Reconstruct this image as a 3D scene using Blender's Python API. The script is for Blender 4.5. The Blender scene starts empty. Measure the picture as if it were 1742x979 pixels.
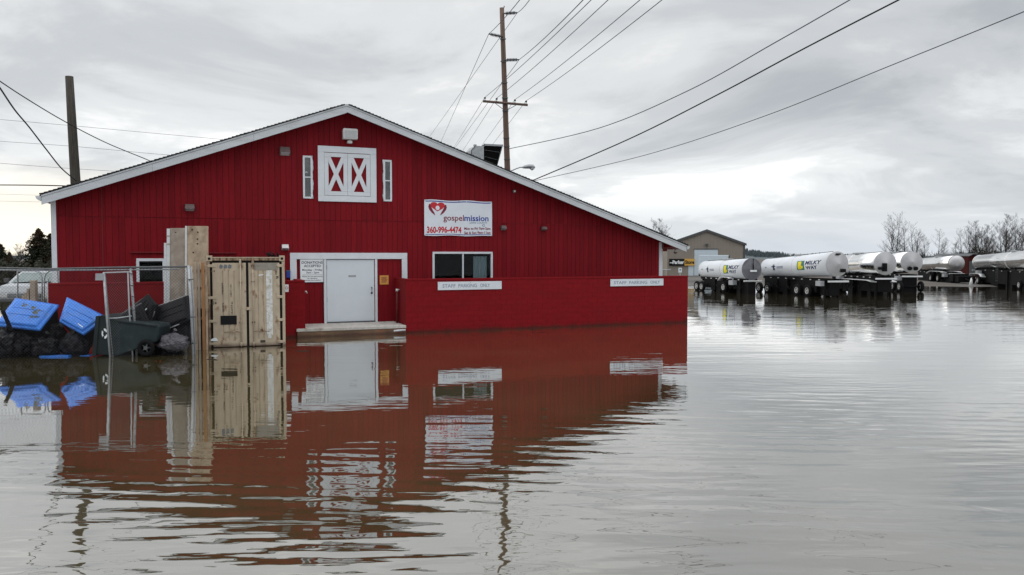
import bpy, bmesh, math, random
from mathutils import Vector, Matrix
random.seed(7)
S = bpy.context.scene
C = S.collection
PI = math.pi
# ------------------------------------------------------------------ camera
H = 3.0                       # eye height above the flood water
F = 1306.0; CX, CY, HY = 871.0, 489.5, 434.0
PITCH = math.atan((CY - HY) / F)
cd = bpy.data.cameras.new('camera'); cam = bpy.data.objects.new('camera', cd); C.objects.link(cam)
cam.location = (0, 0, H); cam.rotation_euler = (PI/2 - PITCH, 0, 0)
cd.sensor_width = 36.0; cd.lens = F * 36.0 / 1742.0
cd.clip_start = 0.1; cd.clip_end = 6000
S.camera = cam
S.view_settings.view_transform = 'Standard'; S.view_settings.look = 'None'
S.view_settings.exposure = 0.30; S.view_settings.gamma = 1.0
S.view_settings.use_curve_mapping = False
try:
    S.cycles.use_denoising = True
    S.cycles.max_bounces = 8
except Exception: pass
# ------------------------------------------------------------------ sun and sky
SUN_AZ, SUN_EL = math.radians(-82), math.radians(22)     # behind the cloud deck, low beyond the barn's left end
sl = bpy.data.lights.new('sun', 'SUN'); so = bpy.data.objects.new('sun', sl); C.objects.link(so)
sl.energy = 0.5; sl.angle = math.radians(48); sl.color = (1.0, 0.94, 0.84)
sv = Vector((math.sin(SUN_AZ)*math.cos(SUN_EL), math.cos(SUN_AZ)*math.cos(SUN_EL), math.sin(SUN_EL)))
so.rotation_euler = sv.to_track_quat('Z', 'Y').to_euler()
W = bpy.data.worlds.new('World'); S.world = W; W.use_nodes = True
nt = W.node_tree; nt.nodes.clear()
def N(t, **kw):
    n = nt.nodes.new(t)
    for k, v in kw.items():
        if k == 'inp':
            for a, b in v.items(): n.inputs[a].default_value = b
        else: setattr(n, k, v)
    return n
def LK(a, b): nt.links.new(a, b)
def mth(op, a, b=None, clamp=False):
    n = nt.nodes.new('ShaderNodeMath'); n.operation = op; n.use_clamp = clamp
    for i, v in enumerate((a, b)):
        if v is None: continue
        if isinstance(v, (int, float)): n.inputs[i].default_value = v
        else: nt.links.new(v, n.inputs[i])
    return n.outputs[0]
def ramp(fac, stops, interp='EASE'):
    n = nt.nodes.new('ShaderNodeValToRGB'); cr = n.color_ramp; cr.interpolation = interp
    while len(cr.elements) < len(stops): cr.elements.new(0.5)
    for e, (p, c) in zip(cr.elements, stops):
        e.position = p; e.color = (c[0], c[1], c[2], 1) if hasattr(c, '__len__') else (c, c, c, 1)
    nt.links.new(fac, n.inputs[0]); return n.outputs[0]
def mixc(fac, a, b, mode='MIX'):
    n = nt.nodes.new('ShaderNodeMix'); n.data_type = 'RGBA'; n.blend_type = mode
    for i, v in ((0, fac), (6, a), (7, b)):
        if isinstance(v, (int, float)): n.inputs[i].default_value = v
        elif isinstance(v, tuple): n.inputs[i].default_value = (v[0], v[1], v[2], 1)
        else: nt.links.new(v, n.inputs[i])
    return n.outputs[2]
CLOUD_A, CLOUD_B = (15.2, 0.0, 0), (8.9, 14.4, 0)
tc = N('ShaderNodeTexCoord'); sep = N('ShaderNodeSeparateXYZ'); LK(tc.outputs['Generated'], sep.inputs[0])
X_, Y_, Z_ = sep.outputs
zc = mth('MAXIMUM', Z_, 0.0); den = mth('ADD', zc, 0.16)
cmb = N('ShaderNodeCombineXYZ')
LK(mth('DIVIDE', X_, den), cmb.inputs[0]); LK(mth('DIVIDE', Y_, den), cmb.inputs[1])
mq = N('ShaderNodeMapping'); mq.inputs['Location'].default_value = CLOUD_A; LK(cmb.outputs[0], mq.inputs[0])
n1 = N('ShaderNodeTexNoise', inp={'Scale': 0.95, 'Detail': 8.0, 'Roughness': 0.57, 'Distortion': 0.45}); LK(mq.outputs[0], n1.inputs['Vector'])
n2 = N('ShaderNodeTexNoise', inp={'Scale': 0.33, 'Detail': 4.0, 'Roughness': 0.5, 'Distortion': 0.2})
mp = N('ShaderNodeMapping'); mp.inputs['Location'].default_value = CLOUD_B; LK(cmb.outputs[0], mp.inputs[0]); LK(mp.outputs[0], n2.inputs['Vector'])
cl = mth('ADD', mth('MULTIPLY', n1.outputs[0], 0.68), mth('MULTIPLY', n2.outputs[0], 0.32))
cloud = ramp(cl, [(0.35, (0.40, 0.425, 0.45)), (0.45, (0.515, 0.535, 0.555)), (0.53, (0.65, 0.665, 0.675)), (0.62, (0.88, 0.885, 0.88))])
# overcast sky is brighter overhead, and bluish-grey low at the horizon away from the sun
zen = ramp(zc, [(0.0, 0.93), (0.12, 1.0), (0.40, 1.0), (0.95, 2.6)], 'LINEAR')
cloud = mixc(1.0, cloud, zen, 'MULTIPLY')
band = ramp(zc, [(0.045, 1.0), (0.085, 1.16), (0.13, 1.10), (0.20, 1.0)], 'EASE')
cloud = mixc(1.0, cloud, band, 'MULTIPLY')
low = ramp(zc, [(0.0, 0.75), (0.10, 0.0)], 'EASE')
cloud = mixc(low, cloud, (0.62, 0.67, 0.73))
dt = N('ShaderNodeVectorMath', operation='DOT_PRODUCT'); LK(tc.outputs['Generated'], dt.inputs[0]); gv = Vector((math.sin(math.radians(-36)), math.cos(math.radians(-36)), 0.06)).normalized(); dt.inputs[1].default_value = gv[:]
glow = ramp(dt.outputs['Value'], [(0.955, 0.0), (1.0, 1.0)], 'EASE')
glz = ramp(zc, [(0.0, 0.85), (0.03, 1.0), (0.062, 0.55), (0.115, 0.0)], 'EASE')
g = mth('MULTIPLY', glow, glz)
cloud = mixc(g, cloud, (1.12, 1.02, 0.84))
sky = N('ShaderNodeTexSky'); sky.sky_type = 'NISHITA'; sky.sun_disc = False
sky.sun_elevation = SUN_EL; sky.sun_rotation = SUN_AZ
b1 = N('ShaderNodeBackground'); LK(sky.outputs[0], b1.inputs[0]); b1.inputs[1].default_value = 0.06
b2 = N('ShaderNodeBackground'); LK(cloud, b2.inputs[0]); b2.inputs[1].default_value = 1.0
ms = N('ShaderNodeMixShader', inp={0: 0.94}); LK(b1.outputs[0], ms.inputs[1]); LK(b2.outputs[0], ms.inputs[2])
ow = N('ShaderNodeOutputWorld'); LK(ms.outputs[0], ow.inputs[0])

# ------------------------------------------------------------------ measuring helpers
CP, SP = math.cos(PITCH), math.sin(PITCH)
def ray(px, py):
    u = (px - CX) / F; v = (CY - py) / F
    return Vector((u, CP + v*SP, -SP + v*CP))
def at(px, py, Y):                     # the point seen at a photo pixel at distance Y
    d = ray(px, py); t = Y / d.y
    return Vector((d.x*t, Y, H + d.z*t))
def gnd(px, py, z=0.0):                # ... on a level surface
    d = ray(px, py); t = (z - H) / d.z
    return Vector((d.x*t, d.y*t, z))
TH = math.radians(21.7)                # the barn's front runs away to the right
AX = Vector((math.cos(TH), math.sin(TH), 0)); AY = Vector((-math.sin(TH), math.cos(TH), 0))
YL = -1.95                             # local y of the low wall in front of the front wall (y = 0)
_p = gnd(690, 567)
D_LOW = _p.dot(AY)
def onplane(px, py, y):                # world point on the vertical plane local-y = y
    d = ray(px, py); D = D_LOW + (y - YL)
    t = D / d.dot(AY)
    return Vector((d.x*t, d.y*t, H + d.z*t))
O = onplane(590, 400, 0); O.z = 0
def L(px, py, y=0.0):                  # local (s, z)
    w = onplane(px, py, y) - O
    return w.dot(AX), w.z
def Bw(s, y, z): return O + AX*s + AY*y + Vector((0, 0, z))

# ------------------------------------------------------------------ materials
def srgb(r, g, b):
    f = lambda c: ((c/255.0)/12.92) if c/255.0 <= 0.04045 else (((c/255.0)+0.055)/1.055)**2.4
    return (f(r), f(g), f(b))
def mat(name, col, rough=0.6, metal=0.0, var=0.12, vscale=6.0, bump=0.0, bscale=60.0, col2=None, thr=(0.55, 0.7), stretch=(1, 1, 1), spec=None, pscale=3.0):
    global nt
    if spec is None: spec = 0.12 if (max(col) < 0.06 or 'red painted' in name) else 0.4
    m = bpy.data.materials.new(name); m.use_nodes = True; nt = m.node_tree
    b = nt.nodes['Principled BSDF']
    t = N('ShaderNodeTexCoord'); mp = N('ShaderNodeMapping'); mp.inputs['Scale'].default_value = stretch; LK(t.outputs['Object'], mp.inputs[0])
    nz = N('ShaderNodeTexNoise', inp={'Scale': vscale, 'Detail': 6.0, 'Roughness': 0.6}); LK(mp.outputs[0], nz.inputs['Vector'])
    v = ramp(nz.outputs[0], [(0.3, 1 - var), (0.7, 1 + var)], 'LINEAR')
    c = mixc(1.0, tuple(col), v, 'MULTIPLY')
    if col2:
        n3 = N('ShaderNodeTexNoise', inp={'Scale': pscale, 'Detail': 8.0, 'Roughness': 0.65}); LK(mp.outputs[0], n3.inputs['Vector'])
        k = ramp(n3.outputs[0], [(thr[0], 0.0), (thr[1], 1.0)], 'LINEAR')
        c = mixc(k, c, tuple(col2))
    if name in ('red painted siding',):
        oi = N('ShaderNodeObjectInfo'); c = mixc(1.0, c, ramp(oi.outputs['Random'], [(0.0, 0.86), (0.5, 1.0), (1.0, 1.10)], 'LINEAR'), 'MULTIPLY')
    if name in ('red painted block', 'tan container paint', 'rusty container steel', 'white trim paint', 'stained brown concrete'):
        # silt and damp left by the flood just above the water
        ge = N('ShaderNodeNewGeometry'); sz = N('ShaderNodeSeparateXYZ'); LK(ge.outputs['Position'], sz.inputs[0])
        nw = N('ShaderNodeTexNoise', inp={'Scale': 2.3, 'Detail': 5.0}); LK(ge.outputs['Position'], nw.inputs['Vector'])
        zz = mth('ADD', sz.outputs[2], mth('MULTIPLY', mth('SUBTRACT', nw.outputs[0], 0.5), 0.22))
        wk = ramp(zz, [(0.03, 0.75), (0.07, 0.45), (0.16, 0.0)], 'LINEAR')
        c = mixc(wk, c, (0.045, 0.016, 0.012))
    LK(c, b.inputs['Base Color'])
    rr = mth('ADD', mth('MULTIPLY', nz.outputs[0], 0.16), rough - 0.08, clamp=True); LK(rr, b.inputs['Roughness'])
    b.inputs['Metallic'].default_value = metal
    b.inputs['Specular IOR Level'].default_value = spec
    if bump:
        nb = N('ShaderNodeTexNoise', inp={'Scale': bscale, 'Detail': 4.0}); LK(mp.outputs[0], nb.inputs['Vector'])
        bp = N('ShaderNodeBump', inp={'Strength': 1.0, 'Distance': bump}); LK(nb.outputs[0], bp.inputs['Height']); LK(bp.outputs[0], b.inputs['Normal'])
    return m
RED = (0.185, 0.0058, 0.0112)
M = {}
M['siding'] = mat('red painted siding', RED, 0.65, var=0.22, vscale=1.2, bump=0.002, bscale=40, stretch=(6, 6, 0.7), col2=(0.110, 0.007, 0.010), thr=(0.5, 0.75), pscale=1.2)
M['backing'] = mat('groove backing paint', (0.20, 0.008, 0.012), 0.8)  # plain red of the backing wall seen between the boards
M['block'] = mat('red painted block', (0.190, 0.0050, 0.0085), 0.62, var=0.13, vscale=2.0, bump=0.004, bscale=18, stretch=(1, 1, 2.5), col2=(0.130, 0.007, 0.010), thr=(0.52, 0.8), pscale=1.0)
M['white'] = mat('white trim paint', (0.62, 0.66, 0.705), 0.5, var=0.05, vscale=3, bump=0.0008, bscale=50, col2=(0.56, 0.57, 0.56), thr=(0.6, 0.82), pscale=2.5)
M['fascia'] = mat('weathered fascia paint', (0.50, 0.53, 0.565), 0.6, var=0.09, vscale=2, bump=0.001, bscale=40, col2=(0.42, 0.42, 0.42), thr=(0.55, 0.8), pscale=1.6, stretch=(0.4, 1, 2))
M['whitedoor'] = mat('white steel door', (0.60, 0.66, 0.71), 0.45, var=0.03, vscale=2, col2=(0.62, 0.64, 0.65), thr=(0.62, 0.9), pscale=1.0)
M['shingle'] = mat('dark asphalt shingle', (0.045, 0.045, 0.047), 0.9, var=0.35, vscale=12, bump=0.004, bscale=60)
M['soffit'] = mat('dark red soffit', (0.16, 0.01, 0.014), 0.8)
M['glassm'] = None
M['jet'] = mat('matt black metal', (0.002, 0.002, 0.002), 0.9)
M['dark'] = mat('black rubber', (0.006, 0.006, 0.007), 0.75, var=0.2)
M['blackplastic'] = mat('black plastic', (0.004, 0.004, 0.006), 0.5, var=0.25, vscale=4)
M['blue'] = mat('blue plastic lid', (0.035, 0.19, 0.66), 0.42, var=0.16, vscale=5, col2=(0.10, 0.16, 0.30), thr=(0.52, 0.8), pscale=2.5)
M['bluedk'] = mat('blue plastic rim', (0.02, 0.10, 0.42), 0.45, var=0.16, vscale=5)
M['greycart'] = mat('grey green plastic', (0.024, 0.034, 0.036), 0.45, var=0.2, vscale=3, col2=(0.09, 0.085, 0.07), thr=(0.6, 0.8))
M['galv'] = mat('galvanised steel', (0.36, 0.38, 0.40), 0.5, 0.55, var=0.2, vscale=8)
M['galvdk'] = mat('dull dark steel', (0.10, 0.105, 0.11), 0.6, 0.4, var=0.3, vscale=8)
M['tan'] = mat('tan container paint', (0.43, 0.355, 0.262), 0.62, var=0.14, vscale=2.5, bump=0.002, bscale=10, col2=(0.15, 0.07, 0.035), thr=(0.57, 0.70), stretch=(1.5, 1.5, 0.8), pscale=2.6)
M['tandk'] = mat('rusty container steel', (0.33, 0.25, 0.17), 0.75, var=0.3, vscale=4, col2=(0.09, 0.04, 0.022), thr=(0.45, 0.6), stretch=(2, 2, 0.6), pscale=3.5)
M['gasket'] = mat('black door gasket', (0.014, 0.013, 0.012), 0.8)
M['tape'] = mat('faded white patch', (0.60, 0.61, 0.60), 0.7, var=0.2, vscale=8, col2=(0.40, 0.36, 0.29), thr=(0.5, 0.62), pscale=7)
M['patch'] = mat('grey paint patch', (0.25, 0.23, 0.20), 0.75, var=0.15)
M['mark'] = mat('faded dark stencil', (0.06, 0.045, 0.035), 0.8)
M['markblue'] = mat('faded blue grey spray', (0.13, 0.15, 0.17), 0.8, var=0.3, vscale=20)
M['board'] = mat('water stained wood', (0.37, 0.285, 0.205), 0.8, var=0.25, vscale=3, bump=0.002, col2=(0.16, 0.11, 0.075), thr=(0.48, 0.75), pscale=2.2, stretch=(1.5, 1.5, 1))
M['boardgrey'] = mat('weathered grey wood', (0.30, 0.25, 0.205), 0.8, var=0.2, vscale=4, col2=(0.40, 0.37, 0.33), thr=(0.5, 0.7), pscale=1.6)
M['boardwhite'] = mat('dirty white edge', (0.55, 0.56, 0.57), 0.7, var=0.1, col2=(0.4, 0.37, 0.32), thr=(0.55, 0.75))
M['orangewood'] = mat('wet orange wood', (0.28, 0.14, 0.06), 0.75, var=0.3, vscale=4, stretch=(4, 4, 0.5))
M['concrete'] = mat('worn white concrete', (0.47, 0.45, 0.42), 0.85, var=0.15, vscale=5, bump=0.003, col2=(0.24, 0.21, 0.17), thr=(0.53, 0.7), pscale=4)
M['wetconc'] = mat('stained brown concrete', (0.17, 0.105, 0.062), 0.7, var=0.35, vscale=2, col2=(0.24, 0.07, 0.035), thr=(0.5, 0.7), pscale=0.9, bump=0.004, bscale=14)
M['pipe'] = mat('dark red pipe', (0.10, 0.006, 0.008), 0.5)
M['wood'] = mat('creosoted pole wood', (0.115, 0.075, 0.060), 0.85, var=0.35, vscale=3, stretch=(6, 6, 0.4), bump=0.006, bscale=12)
M['woodgrey'] = mat('grey weathered pole wood', (0.058, 0.052, 0.044), 0.85, var=0.35, vscale=3, stretch=(6, 6, 0.4), bump=0.006, bscale=12)
M['wire'] = mat('wire', (0.045, 0.05, 0.065), 0.6)
M['wireblk'] = mat('black insulated cable', (0.012, 0.012, 0.014), 0.6)
M['insul'] = mat('insulator grey', (0.05, 0.055, 0.065), 0.5)
M['meshwire'] = mat('dull mesh wire', (0.05, 0.05, 0.052), 0.7)
M['lampgrey'] = mat('lamp housing grey', (0.30, 0.31, 0.33), 0.5, var=0.1)
M['lampwhite'] = mat('lamp housing white', (0.62, 0.62, 0.62), 0.5, var=0.1)
M['lampdark'] = mat('lamp housing dusty', (0.13, 0.09, 0.09), 0.6, var=0.2)
M['lens'] = mat('prismatic lens', (0.42, 0.43, 0.44), 0.25, var=0.2, vscale=60)
M['banner'] = mat('banner vinyl', (0.68, 0.72, 0.79), 0.42, var=0.04, vscale=2)
M['signwhite'] = mat('sign panel white', (0.74, 0.78, 0.80), 0.45, var=0.04)
M['inkred'] = mat('red ink', (0.50, 0.018, 0.03), 0.5, var=0.05)
M['inkmaroon'] = mat('maroon ink', (0.20, 0.012, 0.035), 0.5, var=0.05)
M['inkblue'] = mat('blue ink', (0.02, 0.05, 0.30), 0.5, var=0.05)
M['inknavy'] = mat('navy ink', (0.012, 0.02, 0.07), 0.5, var=0.05)
M['inkteal'] = mat('teal ink', (0.05, 0.16, 0.24), 0.5, var=0.05)
M['inkgrey'] = mat('faded grey ink', (0.22, 0.25, 0.32), 0.6, var=0.35, vscale=30)
M['inkblack'] = mat('black ink', (0.01, 0.01, 0.011), 0.5)
M['gold'] = mat('gold sign panel', (0.62, 0.36, 0.07), 0.5, var=0.05)
M['yellowsign'] = mat('yellow notice', (0.55, 0.27, 0.055), 0.5, var=0.1)
M['curtain'] = mat('grey blue curtain', (0.36, 0.44, 0.46), 0.9, var=0.1, vscale=3, stretch=(8, 1, 1))
M['interior'] = mat('dark interior', (0.03, 0.028, 0.026), 0.9)
M['tankwhite'] = mat('white tank paint', (0.60, 0.63, 0.67), 0.32, var=0.05, vscale=1.0, col2=(0.58, 0.60, 0.62), thr=(0.55, 0.8), pscale=0.8)
M['steel'] = mat('polished stainless', (0.80, 0.80, 0.80), 0.16, 1.0, var=0.05, vscale=1.0)
M['capsteel'] = mat('brushed stainless cap', (0.42, 0.42, 0.43), 0.42, 0.85, var=0.12, vscale=1.5)
M['capcover'] = mat('dark tarpaulin cap', (0.13, 0.13, 0.15), 0.55, var=0.2, vscale=2)
M['frame'] = mat('black chassis', (0.005, 0.005, 0.006), 0.65, var=0.3)
M['fender'] = mat('bright fender', (0.60, 0.61, 0.62), 0.35, 0.5, var=0.1)
M['rim'] = mat('dirty white rim', (0.50, 0.50, 0.49), 0.45, 0.3, var=0.15)
M['yellow'] = mat('yellow logo', (0.68, 0.56, 0.02), 0.5)
M['green'] = mat('green logo', (0.03, 0.17, 0.09), 0.5)
M['beige'] = mat('beige metal siding', (0.25, 0.222, 0.188), 0.7, var=0.06, vscale=1)
M['greyroof'] = mat('grey metal roof', (0.50, 0.53, 0.55), 0.5, 0.2, var=0.06)
M['bluedoor'] = mat('pale blue roller door', (0.52, 0.60, 0.66), 0.55, var=0.05)
M['bark'] = mat('bare grey bark', (0.045, 0.038, 0.034), 0.9, var=0.2)
M['needle'] = mat('dark conifer needles', (0.028, 0.034, 0.022), 0.85, var=0.5, vscale=0.8, col2=(0.075, 0.04, 0.025), thr=(0.45, 0.62), pscale=0.45)
M['hedge'] = mat('dark scrub', (0.035, 0.036, 0.026), 0.9, var=0.5, vscale=1.5)
M['hill'] = mat('hazy forest floor', (0.085, 0.105, 0.115), 0.95, var=0.2, vscale=0.05)  # blue-grey distance haze is mixed into this colour
M['forest'] = mat('hazy conifers', (0.060, 0.078, 0.086), 0.95, var=0.3, vscale=0.1)  # conifer tone lifted toward blue-grey in place of haze
M['gravel'] = mat('wet gravel and mud', (0.095, 0.088, 0.083), 0.85, var=0.3, vscale=0.5, bump=0.02, bscale=3, col2=(0.060, 0.044, 0.032), thr=(0.45, 0.6), pscale=0.08)
M['vanwhite'] = mat('white van paint', (0.47, 0.50, 0.53), 0.35, var=0.04)
M['vanglass'] = mat('van windscreen', (0.17, 0.22, 0.22), 0.10, var=0.25, vscale=2)
M['vandark'] = mat('grey plastic bumper', (0.07, 0.075, 0.08), 0.6)
M['headlight'] = mat('headlight glass', (0.45, 0.46, 0.46), 0.15)
M['redshed'] = mat('dull red shed', (0.050, 0.012, 0.011), 0.85, var=0.15, spec=0.08)
M['leafdry'] = mat('grey green weed leaves', (0.22, 0.24, 0.19), 0.8, var=0.3)
M['bagblack'] = mat('black plastic bag', (0.003, 0.003, 0.005), 0.30, var=0.3, vscale=6, bump=0.03, bscale=11, spec=0.18)
M['bagdull'] = mat('dull grey plastic bag', (0.012, 0.012, 0.016), 0.5, var=0.4, vscale=5, bump=0.03, bscale=8)
M['bagclear'] = mat('pale plastic sheeting', (0.075, 0.07, 0.082), 0.42, var=0.45, vscale=5, bump=0.03, bscale=8, stretch=(1, 1, 3))
def glass():
    global nt
    m = bpy.data.materials.new('window glass'); m.use_nodes = True; nt = m.node_tree
    b = nt.nodes['Principled BSDF']; b.inputs['Base Color'].default_value = (0.6, 0.66, 0.68, 1)
    b.inputs['Roughness'].default_value = 0.03; b.inputs['IOR'].default_value = 1.2
    b.inputs['Transmission Weight'].default_value = 1.0
    return m
M['glass'] = glass()
M['glass_sky'] = glass(); M['glass_sky'].name = 'sky reflecting glass'; M['glass_sky'].node_tree.nodes['Principled BSDF'].inputs['IOR'].default_value = 1.75
def water():
    global nt
    m = bpy.data.materials.new('muddy flood water'); m.use_nodes = True; nt = m.node_tree
    b = nt.nodes['Principled BSDF']
    t = N('ShaderNodeTexCoord')
    def noise(scale, sx, sy, rot=0, detail=2.0, dist=0.0, loc=(0, 0, 0), rough=0.5):
        mp = N('ShaderNodeMapping'); mp.vector_type = 'POINT'
        mp.inputs['Scale'].default_value = (sx, sy, 1); mp.inputs['Rotation'].default_value = (0, 0, math.radians(rot)); mp.inputs['Location'].default_value = loc
        LK(t.outputs['Object'], mp.inputs[0])
        n = N('ShaderNodeTexNoise', inp={'Scale': scale, 'Detail': detail, 'Roughness': rough, 'Distortion': dist}); LK(mp.outputs[0], n.inputs['Vector'])
        return n.outputs[0]
    nz = noise(0.4, 1, 1, 0, 3)
    b_c = ramp(nz, [(0.3, (0.050, 0.041, 0.018)), (0.7, (0.070, 0.057, 0.026))], 'LINEAR'); LK(b_c, b.inputs['Base Color'])
    b.inputs['Roughness'].default_value = 0.03
    b.inputs['IOR'].default_value = 3.5
    b.inputs['Coat Weight'].default_value = 1.0; b.inputs['Coat IOR'].default_value = 1.9; b.inputs['Coat Roughness'].default_value = 0.015
    # wavelets in metres: long crests across the view, in patches
    A = noise(1.0, 0.45, 2.3, 6, 2.0, 0.4)                 # ~0.45 m wavelets
    B = noise(1.0, 1.3, 5.5, -5, 1.5, 0.3, (5, 2, 0))      # fine ripple
    Cc = noise(1.0, 0.13, 0.55, 9, 1.0, 0.3, (1, 7, 0))    # slow swell
    D = noise(1.0, 1.6, 2.2, 20, 2.0, 0.6, (9, 3, 0))      # cross chop
    pm = noise(1.0, 0.055, 0.11, 0, 3.0, 0.5, (2.3, 4.4, 0))
    patch = ramp(pm, [(0.40, 0.12), (0.60, 1.0)], 'EASE')
    pm2 = noise(1.0, 0.11, 0.2, 0, 3.0, 0.5, (7.3, 1.4, 0))
    patch2 = ramp(pm2, [(0.42, 0.1), (0.62, 1.0)], 'EASE')
    # distance from the barn's sheltering wall: calmer in its lee
    sp = N('ShaderNodeSeparateXYZ'); LK(t.outputs['Object'], sp.inputs[0])
    lee = mth('SUBTRACT', mth('MULTIPLY', sp.outputs[0], -AY.x), mth('MULTIPLY', sp.outputs[1], AY.y))
    lee = mth('ADD', lee, D_LOW)                           # metres in front of the wall
    leef = ramp(mth('DIVIDE', lee, 22.0, clamp=True), [(0.0, 0.16), (0.08, 0.30), (0.22, 0.50), (0.45, 0.42), (0.68, 0.42), (0.78, 0.85), (1.0, 1.15)], 'LINEAR')
    side = ramp(mth('DIVIDE', mth('SUBTRACT', sp.outputs[0], 6.5), 6.0, clamp=True), [(0.0, 0.0), (1.0, 0.55)], 'LINEAR')
    leef = mth('MAXIMUM', leef, side)
    def train(wl, rot, dist, dsc, loc):
        mp = N('ShaderNodeMapping'); mp.inputs['Rotation'].default_value = (0, 0, math.radians(rot)); mp.inputs['Location'].default_value = loc
        LK(t.outputs['Object'], mp.inputs[0])
        w = N('ShaderNodeTexWave', wave_type='BANDS', bands_direction='Y', wave_profile='SIN', inp={'Scale': 2*PI/20/wl, 'Distortion': dist, 'Detail': 1.5, 'Detail Scale': dsc, 'Detail Roughness': 0.4})
        LK(mp.outputs[0], w.inputs['Vector']); return w.outputs['Fac']
    T1_ = train(0.42, 7, 3.5, 0.28, (0, 0, 0)); T2_ = train(0.31, -9, 4.5, 0.4, (3, 1, 0)); T3_ = train(0.75, -3, 4.0, 0.2, (6, 2, 0))
    h0 = mth('ADD', mth('MULTIPLY', mth('MULTIPLY', T1_, patch), 0.0028), mth('MULTIPLY', mth('MULTIPLY', T2_, patch2), 0.0018))
    h0 = mth('ADD', h0, mth('MULTIPLY', T3_, 0.0018))
    leet = ramp(mth('DIVIDE', lee, 22.0, clamp=True), [(0.0, 1.0), (0.30, 0.8), (0.44, 0.18), (0.66, 0.22), (0.78, 0.9)], 'LINEAR')
    h0 = mth('MULTIPLY', h0, mth('MAXIMUM', leet, side))
    h = mth('ADD', h0, mth('MULTIPLY', mth('MULTIPLY', A, patch), 0.0095))
    h = mth('ADD', h, mth('MULTIPLY', mth('MULTIPLY', B, patch2), 0.0048))
    h = mth('ADD', h, mth('MULTIPLY', Cc, 0.022))
    h = mth('ADD', h, mth('MULTIPLY', mth('MULTIPLY', D, patch), 0.0062))
    h = mth('MULTIPLY', h, leef)
    bp = N('ShaderNodeBump', inp={'Strength': 1.0, 'Distance': 1.0}); LK(h, bp.inputs['Height']); LK(bp.outputs[0], b.inputs['Normal']); LK(bp.outputs[0], b.inputs['Coat Normal'])
    return m
M['water'] = water()

# ------------------------------------------------------------------ mesh helpers
class MB:
    def __init__(s): s.v = []; s.f = []; s.sm = []
    def add(s, vs, fs, smooth=False):
        o = len(s.v); s.v += [tuple(v) for v in vs]; s.f += [tuple(o+i for i in f) for f in fs]; s.sm += [smooth]*len(fs); return s
    def box(s, x0, x1, y0, y1, z0, z1):
        v = [(x0,y0,z0),(x1,y0,z0),(x1,y1,z0),(x0,y1,z0),(x0,y0,z1),(x1,y0,z1),(x1,y1,z1),(x0,y1,z1)]
        return s.add(v, [(0,3,2,1),(4,5,6,7),(0,1,5,4),(1,2,6,5),(2,3,7,6),(3,0,4,7)])
    def obox(s, c, ax, ay, az):        # oriented box: centre + half axis vectors
        v = []
        for k in (-1, 1):
            for i, j in ((-1,-1),(1,-1),(1,1),(-1,1)): v.append(Vector(c)+Vector(ax)*i+Vector(ay)*j+Vector(az)*k)
        return s.add(v, [(0,3,2,1),(4,5,6,7),(0,1,5,4),(1,2,6,5),(2,3,7,6),(3,0,4,7)])
    def prism(s, poly, y0, y1):        # polygon in x-z, extruded along y
        n = len(poly); v = [(p[0], y0, p[1]) for p in poly] + [(p[0], y1, p[1]) for p in poly]
        f = [tuple(range(n)), tuple(range(2*n-1, n-1, -1))] + [(i, n+i, n+(i+1) % n, (i+1) % n) for i in range(n)]
        return s.add(v, f)
    def tube(s, pts, r, n=8, cap=True, smooth=True):
        pts = [Vector(p) for p in pts]; rs = r if hasattr(r, '__len__') else [r]*len(pts)
        vs = []; up = Vector((0, 0, 1))
        for i, p in enumerate(pts):
            d = (pts[min(i+1, len(pts)-1)] - pts[max(i-1, 0)]).normalized()
            a = d.cross(up)
            if a.length < 0.05: a = d.cross(Vector((0, 1, 0)))
            a.normalize(); b = a.cross(d)
            for k in range(n):
                t = 2*PI*k/n; vs.append(p + (a*math.cos(t) + b*math.sin(t))*rs[i])
        fs = [(i*n+k, i*n+(k+1) % n, (i+1)*n+(k+1) % n, (i+1)*n+k) for i in range(len(pts)-1) for k in range(n)]
        s.add(vs, fs, smooth)
        if cap:
            o = len(s.v) - len(vs)
            s.f += [tuple(o+k for k in reversed(range(n))), tuple(o+(len(pts)-1)*n+k for k in range(n))]; s.sm += [False, False]
        return s
    def ring(s, c, axis, R, r, n=16, m=6):
        c = Vector(c); ax = Vector(axis).normalized(); a = ax.orthogonal().normalized(); b = ax.cross(a); vs = []
        for i in range(n):
            t = 2*PI*i/n; d = a*math.cos(t)+b*math.sin(t)
            for k in range(m):
                q = 2*PI*k/m; vs.append(c + d*(R + r*math.cos(q)) + ax*(r*math.sin(q)))
        fs = [(i*m+k, i*m+(k+1) % m, ((i+1) % n)*m+(k+1) % m, ((i+1) % n)*m+k) for i in range(n) for k in range(m)]
        return s.add(vs, fs, True)
    def build(s, name, m, parent=None, bevel=0, kind=None, loc=None):
        me = bpy.data.meshes.new(name); me.from_pydata(s.v, [], s.f)
        me.polygons.foreach_set('use_smooth', s.sm); me.materials.append(M[m] if isinstance(m, str) else m); me.update()
        o = bpy.data.objects.new(name, me); C.objects.link(o)
        if parent: o.parent = parent
        if loc is not None: o.location = loc
        if bevel:
            b = o.modifiers.new('bevel', 'BEVEL'); b.width = bevel; b.segments = 2; b.limit_method = 'ANGLE'; b.angle_limit = 0.7
        if kind: o['kind'] = kind
        return o
def tag(o, label, cat, group=None, kind=None):
    if label: o['label'] = label
    if cat: o['category'] = cat
    if group: o['group'] = group
    if kind: o['kind'] = kind
    return o
def thing(name, label, cat, loc=(0, 0, 0), rotz=0.0, group=None):
    o = bpy.data.objects.new(name, None); C.objects.link(o); o.location = loc; o.rotation_euler = (0, 0, rotz); o.empty_display_size = 0.2
    return tag(o, label, cat, group)
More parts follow.
